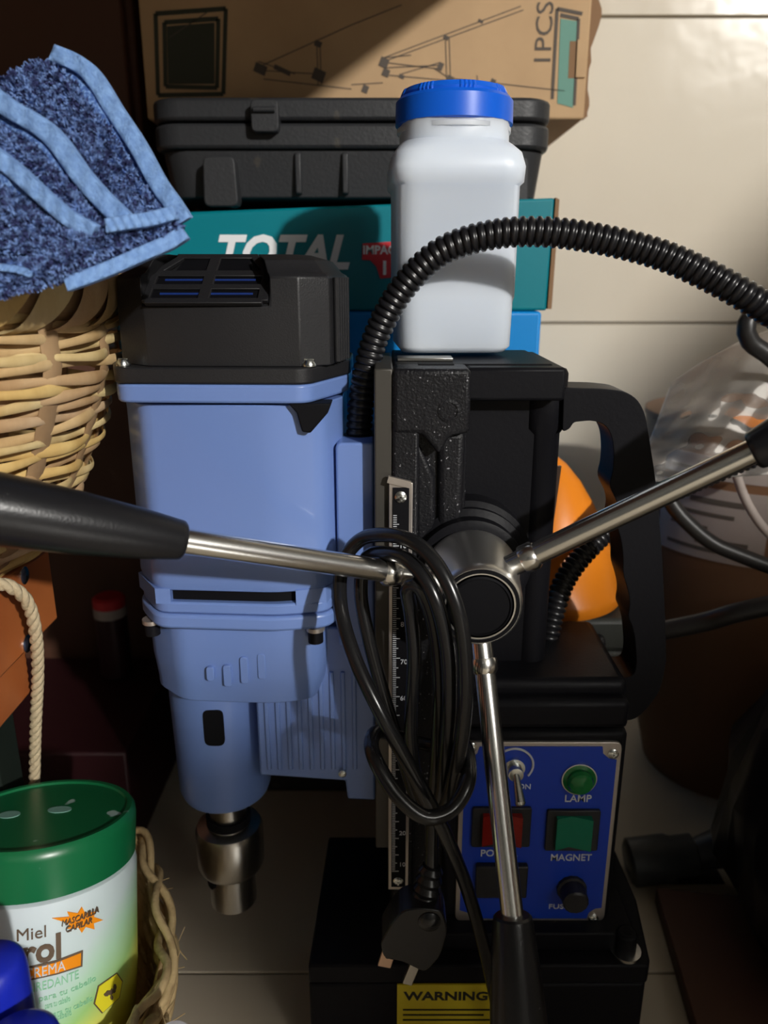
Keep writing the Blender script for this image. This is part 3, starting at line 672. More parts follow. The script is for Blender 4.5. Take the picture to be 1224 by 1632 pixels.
# ------------------------------------------------------------------ plastic bottle on the column
topz = tp+.0025
bw = .0278; bcx = P(716, 500, .392).x; bcy = .392
bo = thing('plastic_bottle', (bcx, bcy, topz), 'square translucent white plastic bottle with a blue screw cap, on top of the drill column', 'bottle')
def rs(h, r, z, rot=.05):
    p = roundpoly([(-h, -h), (h, -h), (h, h), (-h, h)], r, 6)
    c, s = math.cos(rot), math.sin(rot)
    return [Vector((bcx+x*c-y*s, bcy+x*s+y*c, z)) for x, y in p]
zsh = Z(262, .365); zn = Z(222, .375); zp = Z(478, .364)
zcap = Z(132, .375)
mb = MB(); mb.loft([rs(.0245, .010, topz+.0003), rs(.0268, .010, topz+.003), rs(.0272, .010, zp-.001), rs(.0278, .010, zp+.001), rs(.0280, .010, zsh-.008), rs(.0296, .011, zsh-.0065), rs(.0300, .011, zsh), rs(.0288, .014, zsh+.006), rs(.0262, .018, zsh+.0095), rs(.0250, .0245, zn), rs(.0250, .0248, zn+.008)])
obj('bottle_body', mb, M_hdpe, bo, smooth=50)
obj('neck_ring', MB().lathe([(.0250, zn+.004), (.0262, zn+.0045), (.0262, zn+.0065), (.025, zn+.007)], (bcx, bcy, 0), seg=56), M_hdpe, bo)
def ribs(t, h):
    k = (t*180/math.pi) % 45
    return 1 + (.022*abs(math.sin(t*40)) if k < 18 else .0)
zk0 = zn+.0075
cap = obj('screw_cap', MB().lathe([(.0235, zk0+.011), (.0240, zk0+.0112), (.0242, zcap-.002), (.0232, zcap), (.0, zcap+.0003)], (bcx, bcy, 0), seg=240, fn=ribs), M_cap, bo, smooth=25, label='ribbed blue cap')
obj('tamper_band', MB().lathe([(.0255, zk0), (.0270, zk0+.0005), (.0268, zk0+.0100), (.0255, zk0+.0115), (.0238, zk0+.0118)], (bcx, bcy, 0), seg=64), M_cap, cap)

# ------------------------------------------------------------------ orange dome and grey box seen through the handle
oy = .452; ox = P(868, 900, oy).x; zgb = Z(944, oy)
od = thing('orange_dome_cover', (ox, oy, zgb), 'orange plastic dome-shaped cover with flared rim, seen through the drill handle', 'cover')
pts_ = [(984,941),(988,932),(986,922),(976,908),(977,888),(970,868),(962,838),(944,800),(924,765),(902,738),(884,724),(869,716)]
obj('dome_shell', MB().lathe([(max(P(u, v, oy).x-ox, 0), Z(v, oy)) for u, v in pts_], (ox, oy, 0), seg=64), M_orange, od, smooth=40)
obj('dome_seam', MB().lathe([(P(962,835,oy).x-ox+.0010, Z(836,oy)), (P(966,842,oy).x-ox+.0010, Z(845,oy))], (ox, oy, 0), seg=64), M_orange, od)
q = P(874, 830, .4025)
obj('pale_plate', MB().box((q.x, .4035, q.z), (.006, .002, .062), Matrix.Rotation(.07, 3, 'Y')), M_pink, od, label='pale pink edge strip')
gb = thing('grey_tool_box', (.14, .455, 0), 'dim grey-green plastic tool box on the floor under the orange dome', 'box')
obj('box_body', MB().bb(.082, .148, .415, .494, .001, zgb-.022), M_greybox, gb, bevel=.003)
obj('box_lid', MB().bb(.080, .150, .412, .496, zgb-.0215, zgb-.0005), M_greybox, gb, bevel=.003)
obj('box_handle', MB().bb(P(905, 1030, .408).x, P(965, 1030, .408).x, .405, .416, Z(1045, .408), Z(1015, .408)), M_plast, gb, bevel=.003)

# ------------------------------------------------------------------ right side: drum with cables and film
dx, dy_ = P(1240, 700, .56).x, .58
dR = dx-P(1036, 700, .58).x
dt = Z(690, .50)
dm = thing('cardboard_drum', (dx, dy_, 0), 'round brown cardboard drum with paper labels and black cables, under clear film', 'drum')
obj('drum_wall', MB().lathe([(dR*.72, 0), (dR*.80, .03), (dR*.93, .12), (dR*.99, .2), (dR, dt), (dR*.985, dt), (dR*.97, dt-.02), (dR*.9, .1), (.001, .09)], (dx, dy_, 0), seg=72), M_drum, dm, smooth=50)
obj('drum_rim', MB().lathe([(dR*1.0, dt-.004), (dR*1.015, dt-.003), (dR*1.015, dt+.001), (dR*.99, dt+.002)], (dx, dy_, 0), seg=72), M_drum, dm)
def wrap(a0, a1, z0, z1, r, m, name, lab=None):
    mb = MB(); n = 14
    o_ = [[Vector((dx+q*math.cos(a0+(a1-a0)*i/n), dy_+q*math.sin(a0+(a1-a0)*i/n), z)) for i in range(n+1)] for q, z in ((r, z0), (r, z1))]
    i_ = [[Vector((dx+q*math.cos(a0+(a1-a0)*i/n), dy_+q*math.sin(a0+(a1-a0)*i/n), z)) for i in range(n+1)] for q, z in ((r-.0015, z0), (r-.0015, z1))]
    mb.loft([o_[0], o_[1], i_[1], i_[0], o_[0]], cap=False, closed=False); return obj(name, mb, m, dm, label=lab)
D2 = math.radians
wrap(D2(198), D2(248), Z(775, .5), Z(738, .5), dR*1.006, M_paper, 'paper_label')
wrap(D2(198), D2(250), Z(905, .5), Z(790, .5), dR*1.008, M_paper, 'paper_label')
for k, (v0, v1, a, b) in enumerate(((764,759,203,222),(815,806,215,240),(835,829,205,236),(858,852,206,225),(880,870,220,243),(892,886,205,230))):
    wrap(D2(a), D2(b), Z(v1, .5), Z(v0, .5), dR*1.0125, M_lineink, 'printed_line')
def cable(pts, r, lab, m=M_cable, name='cable', closed=False, group=None):
    return obj(name, MB().tube(spline(pts, .004, closed), r, 12, closed), m, label=lab, cat='cable', group=group)
cable([P(1090,700,.52), P(1078,686,.50), P(1100,672,.49), P(1150,672,.48), P(1200,700,.47), P(1260,760,.47)], .0045, 'black cable curving over the mouth of the cardboard drum')
cable([P(1064,792,.455), P(1085,822,.452), P(1130,862,.448), P(1180,885,.445), P(1300,930,.44)], .0048, 'thick black cable sloping down across the drum labels')
cable([P(1170,745,.455), P(1190,800,.452), P(1225,850,.45), P(1290,900,.45)], .0028, 'thin pale grey cable hanging at the right edge', m=M_paper)
cable([P(1030,1010,.44), P(1120,992,.43), P(1180,975,.42), P(1300,950,.41)], .0060, 'thick dark hose end low at the right edge of the picture')
cable([P(1290,640,.44), P(1235,575,.44), P(1196,545,.44), P(1190,515,.44), P(1215,498,.445), P(1290,500,.45)], .0052, 'black cable loop hanging beside the conduit at the right edge')
obj('orange_tool_grip', MB().tube(spline([P(1160,668,.53), P(1190,678,.52), P(1235,682,.51), P(1300,675,.51)], .003), .009, 16), M_orange, label='orange plastic tool grip inside the cardboard drum', cat='tool')
obj('green_glass_jar', MB().lathe([(.012, 0), (.018, .002), (.018, .03), (.012, .036), (0, .037)], (P(1150,705,.58).x, .58, dt-.045), seg=24), M_greybox, label='grey-green container inside the mouth of the cardboard drum', cat='container')
# clear film
nx, ny = 70, 60; vs = []; 
for j in range(ny):
    for i in range(nx):
        s = i/(nx-1); t = j/(ny-1)
        u = 1010+ s*330 + (1-t)*60*(1-s); v = 520+t*250 - 20*s + 90*(1-s)**2*(1-t)
        Y = .445+.06*(1-t)**1.5 - .03*math.sin(s*2.6)*t + .005*math.sin(s*7+t*5)+.0022*math.sin(s*15-t*9)+.002*math.sin(t*13+s*5)+.0011*math.sin(s*31+t*17)+.0009*math.sin(t*37-s*21)
        if t < .38: Y += (.38-t)*.12
        vs.append(P(u, v, Y-.02))
fs = [(j*nx+i, j*nx+i+1, (j+1)*nx+i+1, (j+1)*nx+i) for j in range(ny-1) for i in range(nx-1)]
film = obj('clear_plastic_film', MB().add(vs, fs), M_film, smooth=180, label='crumpled clear plastic film draped over the cardboard drum', cat='plastic film', recalc=False)
so = film.modifiers.new('thickness', 'SOLIDIFY'); so.thickness = .0002

# low right: pipe, board, bag
pp = thing('grey_hand_tool', (P(1080,1370,.44).x, .44, 0), 'dim grey metal tool lying on the floor right of the control box', 'tool')
a = P(1000, 1375, .44); b = P(1105, 1362, .44)
obj('tool_barrel', MB().lathe([(.013, 0), (.016, .002), (.016, (b-a).length*.6), (.014, (b-a).length*.7), (.014, (b-a).length), (.010, (b-a).length+.002)], a, b-a, 32), M_pipe, pp)
obj('tool_nozzle', MB().cyl(b, P(1175, 1345, .44), .010, .015, 28), M_pipe, pp)
obj('tool_stand', MB().bb(a.x+.004, b.x+.02, .43, .46, .001, a.z-.008), M_plast, pp, bevel=.004)
g0 = PZ(1043, 1436, .001); g1 = PZ(1106, 1660, .001)
dr_ = (g1-g0).normalized(); side = Vector((-dr_.y, dr_.x, 0))
if side.x < 0: side = -side
q = [g0+Vector((0,.0,0)), g1+dr_*.05, g1+dr_*.05+side*.06, g0+side*.06]
mb = MB(); mb.loft([[Vector((p.x, p.y, .0006)) for p in q], [Vector((p.x, p.y, .012)) for p in q]])
obj('brown_board', mb, M_dkbrown, bevel=.001, label='dark reddish-brown board lying on the floor at lower right', cat='board')
mb = MB(); 
def bagf(t, h): return 1+.05*math.sin(5*t+h*30)+.03*math.sin(11*t-h*50)+.02*math.sin(23*t)
mb.lathe([(.02, .013), (.085, .014), (.110, .05), (.115, .11), (.100, .16), (.065, .20), (.025, .225), (.03, .245), (.002, .25)], (.315, .36, 0), seg=64, fn=bagf)
obj('black_plastic_bag', mb, M_bag, smooth=60, label='black plastic rubbish bag slumped in the lower right corner', cat='bag')

# ------------------------------------------------------------------ left: bench, wicker basket, towels
bh = CAM_H-.1285
be = thing('wooden_bench', (-.33, .22, 0), 'orange-brown wooden bench end with a screw, carrying the wicker basket', 'bench')
xb = -.1665
obj('apron_board', MB().bb(xb-.016, xb, .02, .360, bh-.0385, bh-.0), M_wood, be, bevel=.0012)
obj('apron_board', MB().bb(-.50, xb-.0165, .344, .360, bh-.0385, bh-.0125), M_wood, be, bevel=.0012)
for k in range(6): obj('top_slat', MB().bb(-.50, xb-.0165, .022+k*.0555, .075+k*.0555, bh-.012, bh-.0005), M_wood, be, bevel=.0012)
obj('lower_rail', MB().bb(xb-.030, xb-.006, .02, .335, bh-.066, bh-.0405), M_wood, be, bevel=.0012)
for x, y in ((xb-.040, .346), (-.48, .33), (xb-.035, .04), (-.48, .04)): obj('leg', MB().bb(x-.011, x+.011, y-.012, y+.012, 0.0005, bh-.067 if x > -.3 else bh-.0125), M_darkpaint, be, bevel=.002)
for u, v in ((38, 917), (42, 1026)):
    yy = abs(xb)*(F_PX*CP+(816-v)*SP)/(612-u)
    s_ = MB().lathe([(.0042, 0), (.0042, .0006), (.003, .0012), (0, .0014)], (xb, yy, Z(v, yy)), (1, 0, 0), 20); obj('screw', s_, M_screw, be)
# basket
bcx_, bcy_ = -.2335, .338; zb_ = bh; HB = .124
def brad(h):   # h 0..HB
    t = h/HB; return .060+.053*min(1, (t*1.35))**.62 - .004*max(0, t-.8)*5*.2
bk = thing('wicker_basket', (bcx_, bcy_, zb_), 'round light cane wicker basket heaped with blue towels, on the wooden bench', 'basket')
obj('basket_floor', MB().lathe([(.060, .0005), (.060, .004)], (bcx_, bcy_, zb_), seg=48), M_stake, bk)
NS = 18
for i in range(NS):
    a = 2*math.pi*i/NS; pts = []
    for k in range(10):
        h = .002+(HB-.004)*k/9; r = brad(h); pts.append(Vector((bcx_+r*math.cos(a), bcy_+r*math.sin(a), zb_+h)))
    mb = MB().tube(pts, .0050, 8, flat=.22, up=Vector((-math.sin(a), math.cos(a), 0)))
    obj('stake', mb, M_stake, bk)
NR = 33
for k in range(NR):
    h = .003+(HB-.012)*k/(NR-1); r0 = brad(h); ph = R.uniform(0, 6); pts = []; ns = NS*12; rad = []
    hh = R.uniform(.0015, .0024); par = k % 2
    for j in range(ns):
        a = 2*math.pi*j/ns; w = math.sin(a*NS/2+par*math.pi)*.0032 if False else math.sin(a*NS*.5+par*math.pi)
        rr_ = r0+.0026*w+.0008*math.sin(7*a+ph)
        pts.append(Vector((bcx_+rr_*math.cos(a), bcy_+rr_*math.sin(a), zb_+h+.0016*math.sin(3*a+ph)+.0011*math.sin(7*a+2*ph))))
        rad.append(hh*(1+.22*math.sin(13*a+ph*3)))
    obj('strand', MB().tube(pts, rad, 8, closed=True, flat=.42, up=Vector((0,0,1))), M_strands[R.randrange(5)], bk, smooth=60)
rz = zb_+HB-.004; rR = brad(HB)
core = [Vector((bcx_+rR*math.cos(a), bcy_+rR*math.sin(a), rz)) for a in [2*math.pi*j/90 for j in range(90)]]
obj('rim_core', MB().tube(core, .008, 12, closed=True, flat=.6, up=Vector((0,0,1))), M_stake, bk)
NW = 34
for k in range(NW):
    a0 = 2*math.pi*k/NW; pts = []; wd = R.uniform(.004, .0072)
    for j in range(22):
        t = j/21; th_ = -2.3+t*4.6; a = a0+(t-.5)*.42
        nr = .0062+.0012*(k % 2); 
        off = Vector((math.cos(a)*math.cos(th_)*nr, math.sin(a)*math.cos(th_)*nr, math.sin(th_)*.0105))
        pts.append(Vector((bcx_+rR*math.cos(a), bcy_+rR*math.sin(a), rz))+off)
    mb = MB(); rings = []
    for j, p in enumerate(pts):
        th_ = -2.3+(j/21)*4.6; a = a0+(j/21-.5)*.42
        nrm = Vector((math.cos(a)*math.cos(th_), math.sin(a)*math.cos(th_), math.sin(th_))).normalized()
        t_ = (pts[min(j+1, 21)]-pts[max(j-1, 0)]).normalized(); g_ = t_.cross(nrm).normalized()
        w = wd*(.55+.45*math.sin(math.pi*j/21))
        rings.append([p+g_*w+nrm*.0001, p+nrm*.0012, p-g_*w+nrm*.0001, p-nrm*.0006])
    mb.loft(rings); obj('rim_wrap', mb, M_strands[(k*3) % 5], bk, smooth=60)

# towels
tw_ = thing('blue_terry_towels', (-.14, .30, zb_+HB), 'folded dark blue terry towel with light blue hems, heaped in the wicker basket', 'towel')
def interp(poly, t):
    d = [0]
    for a, b in zip(poly, poly[1:]): d.append(d[-1]+math.dist(a[:2], b[:2]))
    x = t*d[-1]
    for i in range(len(poly)-1):
        if x <= d[i+1] or i == len(poly)-2:
            k = (x-d[i])/(d[i+1]-d[i]); return tuple(a+(b-a)*k for a, b in zip(poly[i], poly[i+1]))
def curve(poly): 
    pts = spline([Vector(p) for p in poly], 8); return [tuple(p) for p in pts]
def sheet(edge, inner, thick=.005, nu=34, nv=18, bulge=.012, amp=.0015, seed=0):
    """grid lerped between inner curve and hem edge; every curve point is (u, v, Y)"""
    edge, inner = curve(edge), curve(inner)
    rr_ = random.Random(seed); p1, p2 = rr_.uniform(0, 6), rr_.uniform(0, 6)
    g_ = []
    for j in range(nv):
        s = j/(nv-1); row = []
        for i in range(nu):
            t = i/(nu-1); a = interp(inner, t); b = interp(edge, t); q = [x+(y-x)*s for x, y in zip(a, b)]
            Y = q[2]-bulge*math.sin(math.pi*s)*.5-amp*math.sin(9*t+p1+4*s)-amp*.6*math.sin(17*s+p2)
            row.append(P(q[0], q[1], Y))
        g_.append(row)
    return g_
def build_sheet(g_, thick, m, parent, name):
    nv, nu = len(g_), len(g_[0]); back = Vector((0, thick, 0)); mb = MB()
    n = nu*nv; vs = [p for r in g_ for p in r]+[p+back for r in g_ for p in r]
    fs = []
    for j in range(nv-1):
        for i in range(nu-1):
            q = (j*nu+i, j*nu+i+1, (j+1)*nu+i+1, (j+1)*nu+i); fs.append(q); fs.append(tuple(x+n for x in reversed(q)))
    for i in range(nu-1): fs.append((i, i+n, i+1+n, i+1)); k = (nv-1)*nu; fs.append((k+i, k+i+1, k+i+1+n, k+i+n))
    for j in range(nv-1): a = j*nu; fs.append((a, a+nu, a+nu+n, a+n)); a = j*nu+nu-1; fs.append((a, a+n, a+nu+n, a+nu))
    mb.add(vs, fs); return obj(name, mb, m, parent, smooth=70)
def pile(g_, count, j0, j1, parent, seed, L=.0034):
    rr_ = random.Random(seed); mb = MB(); nv, nu = len(g_), len(g_[0]); V = mb.v; Fc = mb.f
    for _ in range(count):
        s = rr_.uniform(j0, j1)*(nv-1); t = rr_.random()*(nu-1); j = min(int(s), nv-2); i = min(int(t), nu-2); a = s-j; b = t-i
        p = (g_[j][i]*(1-b)+g_[j][i+1]*b)*(1-a)+(g_[j+1][i]*(1-b)+g_[j+1][i+1]*b)*a
        nrm = (g_[j][i+1]-g_[j][i]).cross(g_[j+1][i]-g_[j][i]).normalized()
        if nrm.y > 0: nrm = -nrm
        d = (nrm+Vector((rr_.uniform(-.9, .9), rr_.uniform(-.4, .4), rr_.uniform(-.9, .9)))).normalized()
        w = d.cross(Vector((rr_.uniform(-1, 1), rr_.uniform(-1, 1), rr_.uniform(-1, 1)))).normalized()*L*.14
        l = L*rr_.uniform(.6, 1.1); k = len(V); tip = p+d*l; mid = p+d*l*.55+w*1.2
        V += [p-w, p+w, tip+w*.5, tip-w*.5, mid+nrm*L*.1]
        Fc += [(k, k+1, k+4), (k+1, k+2, k+4), (k+2, k+3, k+4), (k+3, k, k+4)]
    return obj('terry_pile', mb, M_terry2, parent, kind='stuff', smooth=0, recalc=False)
def hem(edge, w_px, m, parent, yoff=-.002, thick=.004, side=-1):
    """flat band inside the hem edge"""
    a = curve(edge); n = 60; outer_ = [interp(a, i/(n-1)) for i in range(n)]; rows = []
    for s in (0, .06, .3, .55, .8, .95, 1):
        row = []
        for i in range(n):
            t0 = outer_[max(i-1, 0)]; t1 = outer_[min(i+1, n-1)]; dx_, dy2 = t1[0]-t0[0], t1[1]-t0[1]; L = math.hypot(dx_, dy2) or 1
            nx_, ny_ = dy2/L*side, -dx_/L*side; q = outer_[i]; w = w_px*(w_px and 1)
            row.append(P(q[0]+nx_*w*s, q[1]+ny_*w*s, q[2]+yoff-(.0009 if 0 < s < 1 else 0)+.0004*math.sin(i*.9+s*4)))
        rows.append(row)
    return build_sheet(rows, thick, m, parent, 'hem')
EA = [(76,96,.305),(128,122,.302),(170,185,.298),(205,238,.294),(238,298,.290),(262,332,.286),(280,360,.284)]
IA = [(-60,165,.300),(-20,215,.294),(40,262,.288),(90,318,.284),(130,355,.281),(175,378,.280),(200,385,.280)]
gA = sheet(EA, IA, bulge=.006, seed=1); LA = build_sheet(gA, .012, M_terry, tw_, 'towel_layer'); pile(gA, 19000, 0, .90, LA, 11); hem(EA, 28, M_hem, tw_, side=1)
EB = [(-70,130,.290),(0,182,.286),(66,224,.282),(116,290,.279),(150,328,.277),(185,362,.275)]
IB = [(-70,240,.284),(0,262,.280),(60,300,.277),(100,340,.275),(120,372,.274),(140,385,.274)]
gB = sheet(EB, IB, bulge=.004, seed=2); LB = build_sheet(gB, .010, M_terry, tw_, 'towel_layer'); pile(gB, 6000, 0, .78, LB, 12); hem(EB, 31, M_hem, tw_, yoff=-.003, side=1)
EC = [(-70,222,.280),(0,272,.276),(66,330,.272),(105,362,.270),(142,382,.269)]
IC = [(-70,420,.270),(-10,425,.268),(50,420,.266),(90,415,.265),(125,398,.265)]
gC = sheet(EC, IC, bulge=.004, seed=3); LC = build_sheet(gC, .008, M_terry, tw_, 'towel_layer'); pile(gC, 8000, 0, .85, LC, 13); hem(EC, 27, M_hem, tw_, yoff=-.003, side=1)
ED = [(-70,490,.258),(0,470,.260),(60,452,.263),(110,438,.267),(160,420,.271),(215,396,.276),(284,362,.283)]
ID = [(-70,418,.254),(0,420,.257),(50,425,.260),(95,405,.263),(140,385,.268),(200,370,.274),(274,345,.281)]
gD = sheet(ED, ID, bulge=.006, seed=4); LD = build_sheet(gD, .010, M_terry, tw_, 'towel_layer'); pile(gD, 7000, 0, .88, LD, 14)
hem([(100,441,.264),(140,427,.267),(180,411,.270),(225,391,.274),(262,375,.278),(285,360,.280)], 25, M_hem, tw_, side=-1)
hem([(170,372,.268),(205,366,.270),(245,360,.274),(281,350,.278)], -24, M_hem, tw_, side=-1)
hem([(-60,412,.254),(0,420,.2555),(30,424,.257),(52,432,.258)], 12, M_hem, tw_, side=-1)

# ------------------------------------------------------------------ maroon box and can behind left
mx0 = P(-60, 1000, .50).x; mx1 = P(228, 1150, .50).x
zmb = Z(1070, .50)
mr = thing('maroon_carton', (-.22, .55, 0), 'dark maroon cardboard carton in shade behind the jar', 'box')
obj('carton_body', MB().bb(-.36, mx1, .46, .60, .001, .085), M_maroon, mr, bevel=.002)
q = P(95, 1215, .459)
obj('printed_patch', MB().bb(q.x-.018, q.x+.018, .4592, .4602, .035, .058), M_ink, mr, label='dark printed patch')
can = thing('drink_can', (P(165, 985, .56).x, .57, .0855), 'small red and white cylinder far behind, left of the drill', 'can')
q = P(165, 985, .555)
obj('can_body', MB().lathe([(.010, 0), (.0125, .002), (.0125, q.z-.0855+.006)], (q.x, .57, .0858), seg=28), M_maroon, can)
obj('can_band', MB().lathe([(.0128, q.z-.004), (.0128, q.z+.004)], (q.x, .57, 0), seg=28), M_paper, can, label='white band')
obj('can_top', MB().lathe([(.0127, q.z+.0042), (.0127, q.z+.011), (.010, q.z+.013), (0, q.z+.013)], (q.x, .57, 0), seg=28), M_red, can, label='bright red top')

# ------------------------------------------------------------------ low basket with jar and bottles
jt = P(68, 1294, .300); TB = math.radians(15); JR = .0405
Mj = Matrix.Rotation(-TB, 3, 'X')           # top leans away from the camera
axj = Mj @ Vector((0, 0, 1)); LH = .0215; JH = .112
JC = jt-axj*JH                               # centre of jar bottom
def J(p): return JC+Mj @ Vector(p)
jr = thing('hair_cream_jar', (JC.x, JC.y, JC.z), 'round white hair-mask jar with dark green lid, leaning in the low basket', 'jar')
def jl(prof, m, name, parent=jr, seg=72, lab=None, off=(0, 0), fn=None):
    mb = MB().lathe(prof, (off[0], off[1], 0), seg=seg, fn=fn); mb.v = [J(v) for v in mb.v]
    return obj(name, mb, m, parent, smooth=40, label=lab)
zl0 = JH-LH
jl([(.0, 0), (.030, .001), (.037, .006), (.0402, .016), (.0412, .035), (.0412, zl0-.006), (.0405, zl0-.002), (.037, zl0)], M_jar, 'jar_body')
jl([(.0385, zl0-.0005), (.0408, zl0), (.0412, JH-.005), (.0408, JH-.002), (.0392, JH), (.0372, JH-.0002), (.0366, JH-.0012), (0, JH-.0012)], M_jar_l, 'jar_lid')
cw = MB().lathe([(.030, -.030), (.036, -.026), (.034, -.018), (.037, -.012), (.035, -.004), (.030, -.0008)], (0, 0, 0), seg=40, fn=lambda t, h: 1+.04*math.sin(5*t+h*200))
cw.v = [J(v) for v in cw.v]
obj('folded_cloth', cw, M_terry, label='dark blue folded cloth under the cream jar inside the braided basket', cat='cloth')
def jaray(u, v):
    d = Vector(((u-612), F_PX*CP+(816-v)*SP, -F_PX*SP+(816-v)*CP)); o_ = Vector((0, 0, CAM_H))-JC
    Mi = Mj.transposed(); o_ = Mi @ o_; d = (Mi @ d).normalized(); r = .0413
    a = d.x**2+d.y**2; b = 2*(o_.x*d.x+o_.y*d.y); c = o_.x**2+o_.y**2-r*r; t = (-b-math.sqrt(max(b*b-4*a*c, 0)))/(2*a); q = o_+d*t
    return math.atan2(q.y, q.x), q.z
def jplace(u, v, rot=0):
    f0, h0_ = jaray(u, v); c, s = math.cos(rot), math.sin(rot)
    return lambda x, h, d: J(((.0413+d)*math.cos(f0+(x*c-h*s)/.0413), (.0413+d)*math.sin(f0+(x*c-h*s)/.0413), h0_+x*s+h*c))
def jwidth(u0, v0, u1, v1):
    a, b = jaray(u0, v0), jaray(u1, v1); return math.hypot((a[0]-b[0])*.0413, a[1]-b[1])
JB = bpy.data.objects[-1] if False else [c for c in bpy.data.objects if c.name.startswith('jar_body')][0]
def jtext(t, u, v, w_, size, m, bold=0, shear=0, parent=JB, depth=.0003):
    obj('lettering', text_mb(t, size, jplace(u, v), bold=bold, shear=shear, fixw=w_, depth=depth), m, parent, label=t)
jtext('Miel', 50, 1489, jwidth(27, 1494, 73, 1482), .0072, M_brownprint, 0)
jtext('rol', 67, 1516, jwidth(38, 1530, 96, 1502), .0150, M_brownprint, .03)
def jpoly(pts, m, name, depth=.0003, lab=None, parent=JB):
    top_ = []; 
    ring_f = []; ring_b = []
    for (a, b) in zip(pts, pts[1:]+pts[:1]):
        for k in range(4):
            t = k/4; f, h = jaray(a[0]+(b[0]-a[0])*t, a[1]+(b[1]-a[1])*t)
            ring_f.append(J(((.0413+depth)*math.cos(f), (.0413+depth)*math.sin(f), h))); ring_b.append(J((.0412*math.cos(f), .0412*math.sin(f), h)))
    obj(name, MB().loft([ring_f, ring_b]), m, parent, label=lab)
def jstrip(top, bot, m, name, depth, lab=None):
    n = 28; rings = []
    for i in range(n+1):
        a = interp(top, i/n); b = interp(bot, i/n); r = []
        fa, ha = jaray(*a[:2]); fb, hb = jaray(*b[:2])
        for (f, h, q) in ((fa, ha, .0413+depth), (fb, hb, .0413+depth), (fb, hb, .0411), (fa, ha, .0411)): r.append(J((q*math.cos(f), q*math.sin(f), h)))
        rings.append(r)
    obj(name, MB().loft(rings), m, JB, label=lab)
jstrip([(-20,1556),(30,1544),(90,1530),(132,1514)], [(-20,1574),(30,1566),(90,1553),(131,1540)], M_brownprint, 'banner_border', .0003)
jstrip([(-20,1559),(30,1547),(90,1533),(128.5,1518)], [(-20,1571),(30,1563),(90,1550),(128,1538)], M_ambprint, 'banner', .0005, 'orange banner')
jtext('CREMA', 72, 1546, jwidth(41, 1554, 104, 1538), .0062, M_white, 0, depth=.0010)
jtext('ENREDANTE', 82, 1568, jwidth(36, 1580, 124, 1552), .0054, M_greenprint, .0)
for (u, v, w0, w1) in ((110, 1578, (72,1588), (160,1548)), (92, 1598, (70,1604), (110,1594)), (115, 1606, (80,1614), (148,1590)), (90, 1622, (70,1626), (118,1614))):
    jtext('para tu cabello', u, v, jwidth(*w0, *w1), .0036, M_greenprint)
cxs, cys = 130, 1466
st_ = []
for k, (a, r) in enumerate([(90,27),(70,15),(40,27),(20,19),(0,32),(-20,19),(-45,27),(-68,15),(-90,26),(-110,16),(-140,28),(-160,20),(175,45),(160,20),(142,28),(112,15)]):
    st_.append((cxs+r*math.cos(math.radians(a))*1.05, cys-r*math.sin(math.radians(a))*.78))
jpoly(st_, M_ambprint, 'starburst', .0004, 'orange starburst')
jtext('MASCARILLA', 128, 1461, jwidth(100, 1465, 156, 1456), .0036, M_brownprint, .0, .2, depth=.0011)
jtext('CAPILAR', 125, 1474, jwidth(104, 1478, 144, 1471), .0036, M_brownprint, .0, .2, depth=.0011)
hexo = [(186,1550),(195,1563),(190,1590),(162,1615),(149,1600),(156,1571)]
jpoly(hexo, M_brownprint, 'bee_badge_border', .0003)
cx0 = sum(p[0] for p in hexo)/6; cy0 = sum(p[1] for p in hexo)/6
jpoly([(cx0+(x-cx0)*.92, cy0+(y-cy0)*.94) for x, y in hexo], M_yelprint, 'bee_badge', .0005, 'yellow hexagon with a bee')
for du, dv, a_, b_ in ((0,0,6,4),(6,-3,4,4),(-5,3,4,3),(4,8,2,4),(9,-9,2,5)):
    jpoly([(cx0+du+a_*math.cos(t), cy0+dv+b_*math.sin(t)) for t in [k*math.pi/3 for k in range(6)]], M_brownprint, 'bee_mark', .0007)
for (u, v, a_, b_) in ((95,1290,.0055,.0028),(15,1298,.0048,.0030)):
    q = PZ(u, v, 0)
    # pale wear patch on the lid
    d = Vector(((u-612), F_PX*CP+(816-v)*SP, -F_PX*SP+(816-v)*CP)); Mi = Mj.transposed(); o_ = Mi @ (Vector((0,0,CAM_H))-JC); d = Mi @ d
    t = (JH-.0010-o_.z)/d.z; h_ = o_+d*t; mb = MB()
    rg = [J((h_.x+a_*math.cos(x), h_.y+b_*1.3*math.sin(x), JH-.0009)) for x in [k*math.pi/9 for k in range(18)]]; rg2 = [p-axj*.0005 for p in rg]
    mb.loft([rg, rg2]); obj('wear_patch', mb, M_tealink, [c for c in bpy.data.objects if c.name.startswith('jar_lid')][0], label='pale worn spot')

# low braided basket
ctr = Vector((-.192, .262, 0)); zr_ = CAM_H-.305
rimpts = [PZ(212,1342,zr_), PZ(240,1390,zr_), PZ(258,1440,zr_), PZ(265,1500,zr_), PZ(260,1560,zr_), PZ(240,1610,zr_), PZ(205,1670,zr_)]
rimpts += [Vector((-.10, .145, zr_)), Vector((-.17, .118, zr_)), Vector((-.26, .13, zr_)), Vector((-.30, .19, zr_)), Vector((-.30, .25, zr_)), Vector((-.275, .298, zr_)), Vector((-.21, .310, zr_)), Vector((-.155, .336, zr_))]
lbk = thing('braided_palm_basket', (-.2, .27, 0), 'low braided palm-fibre basket with rope handle, holding the cream jar', 'basket')
rim_s = spline(rimpts, .004, closed=True); cen = sum(rim_s, Vector())/len(rim_s)
n = len(rim_s)
lev = [(.0, 1.0), (-.016, .985), (-.032, .965), (-.048, .94), (-.064, .91), (-.080, .87)]
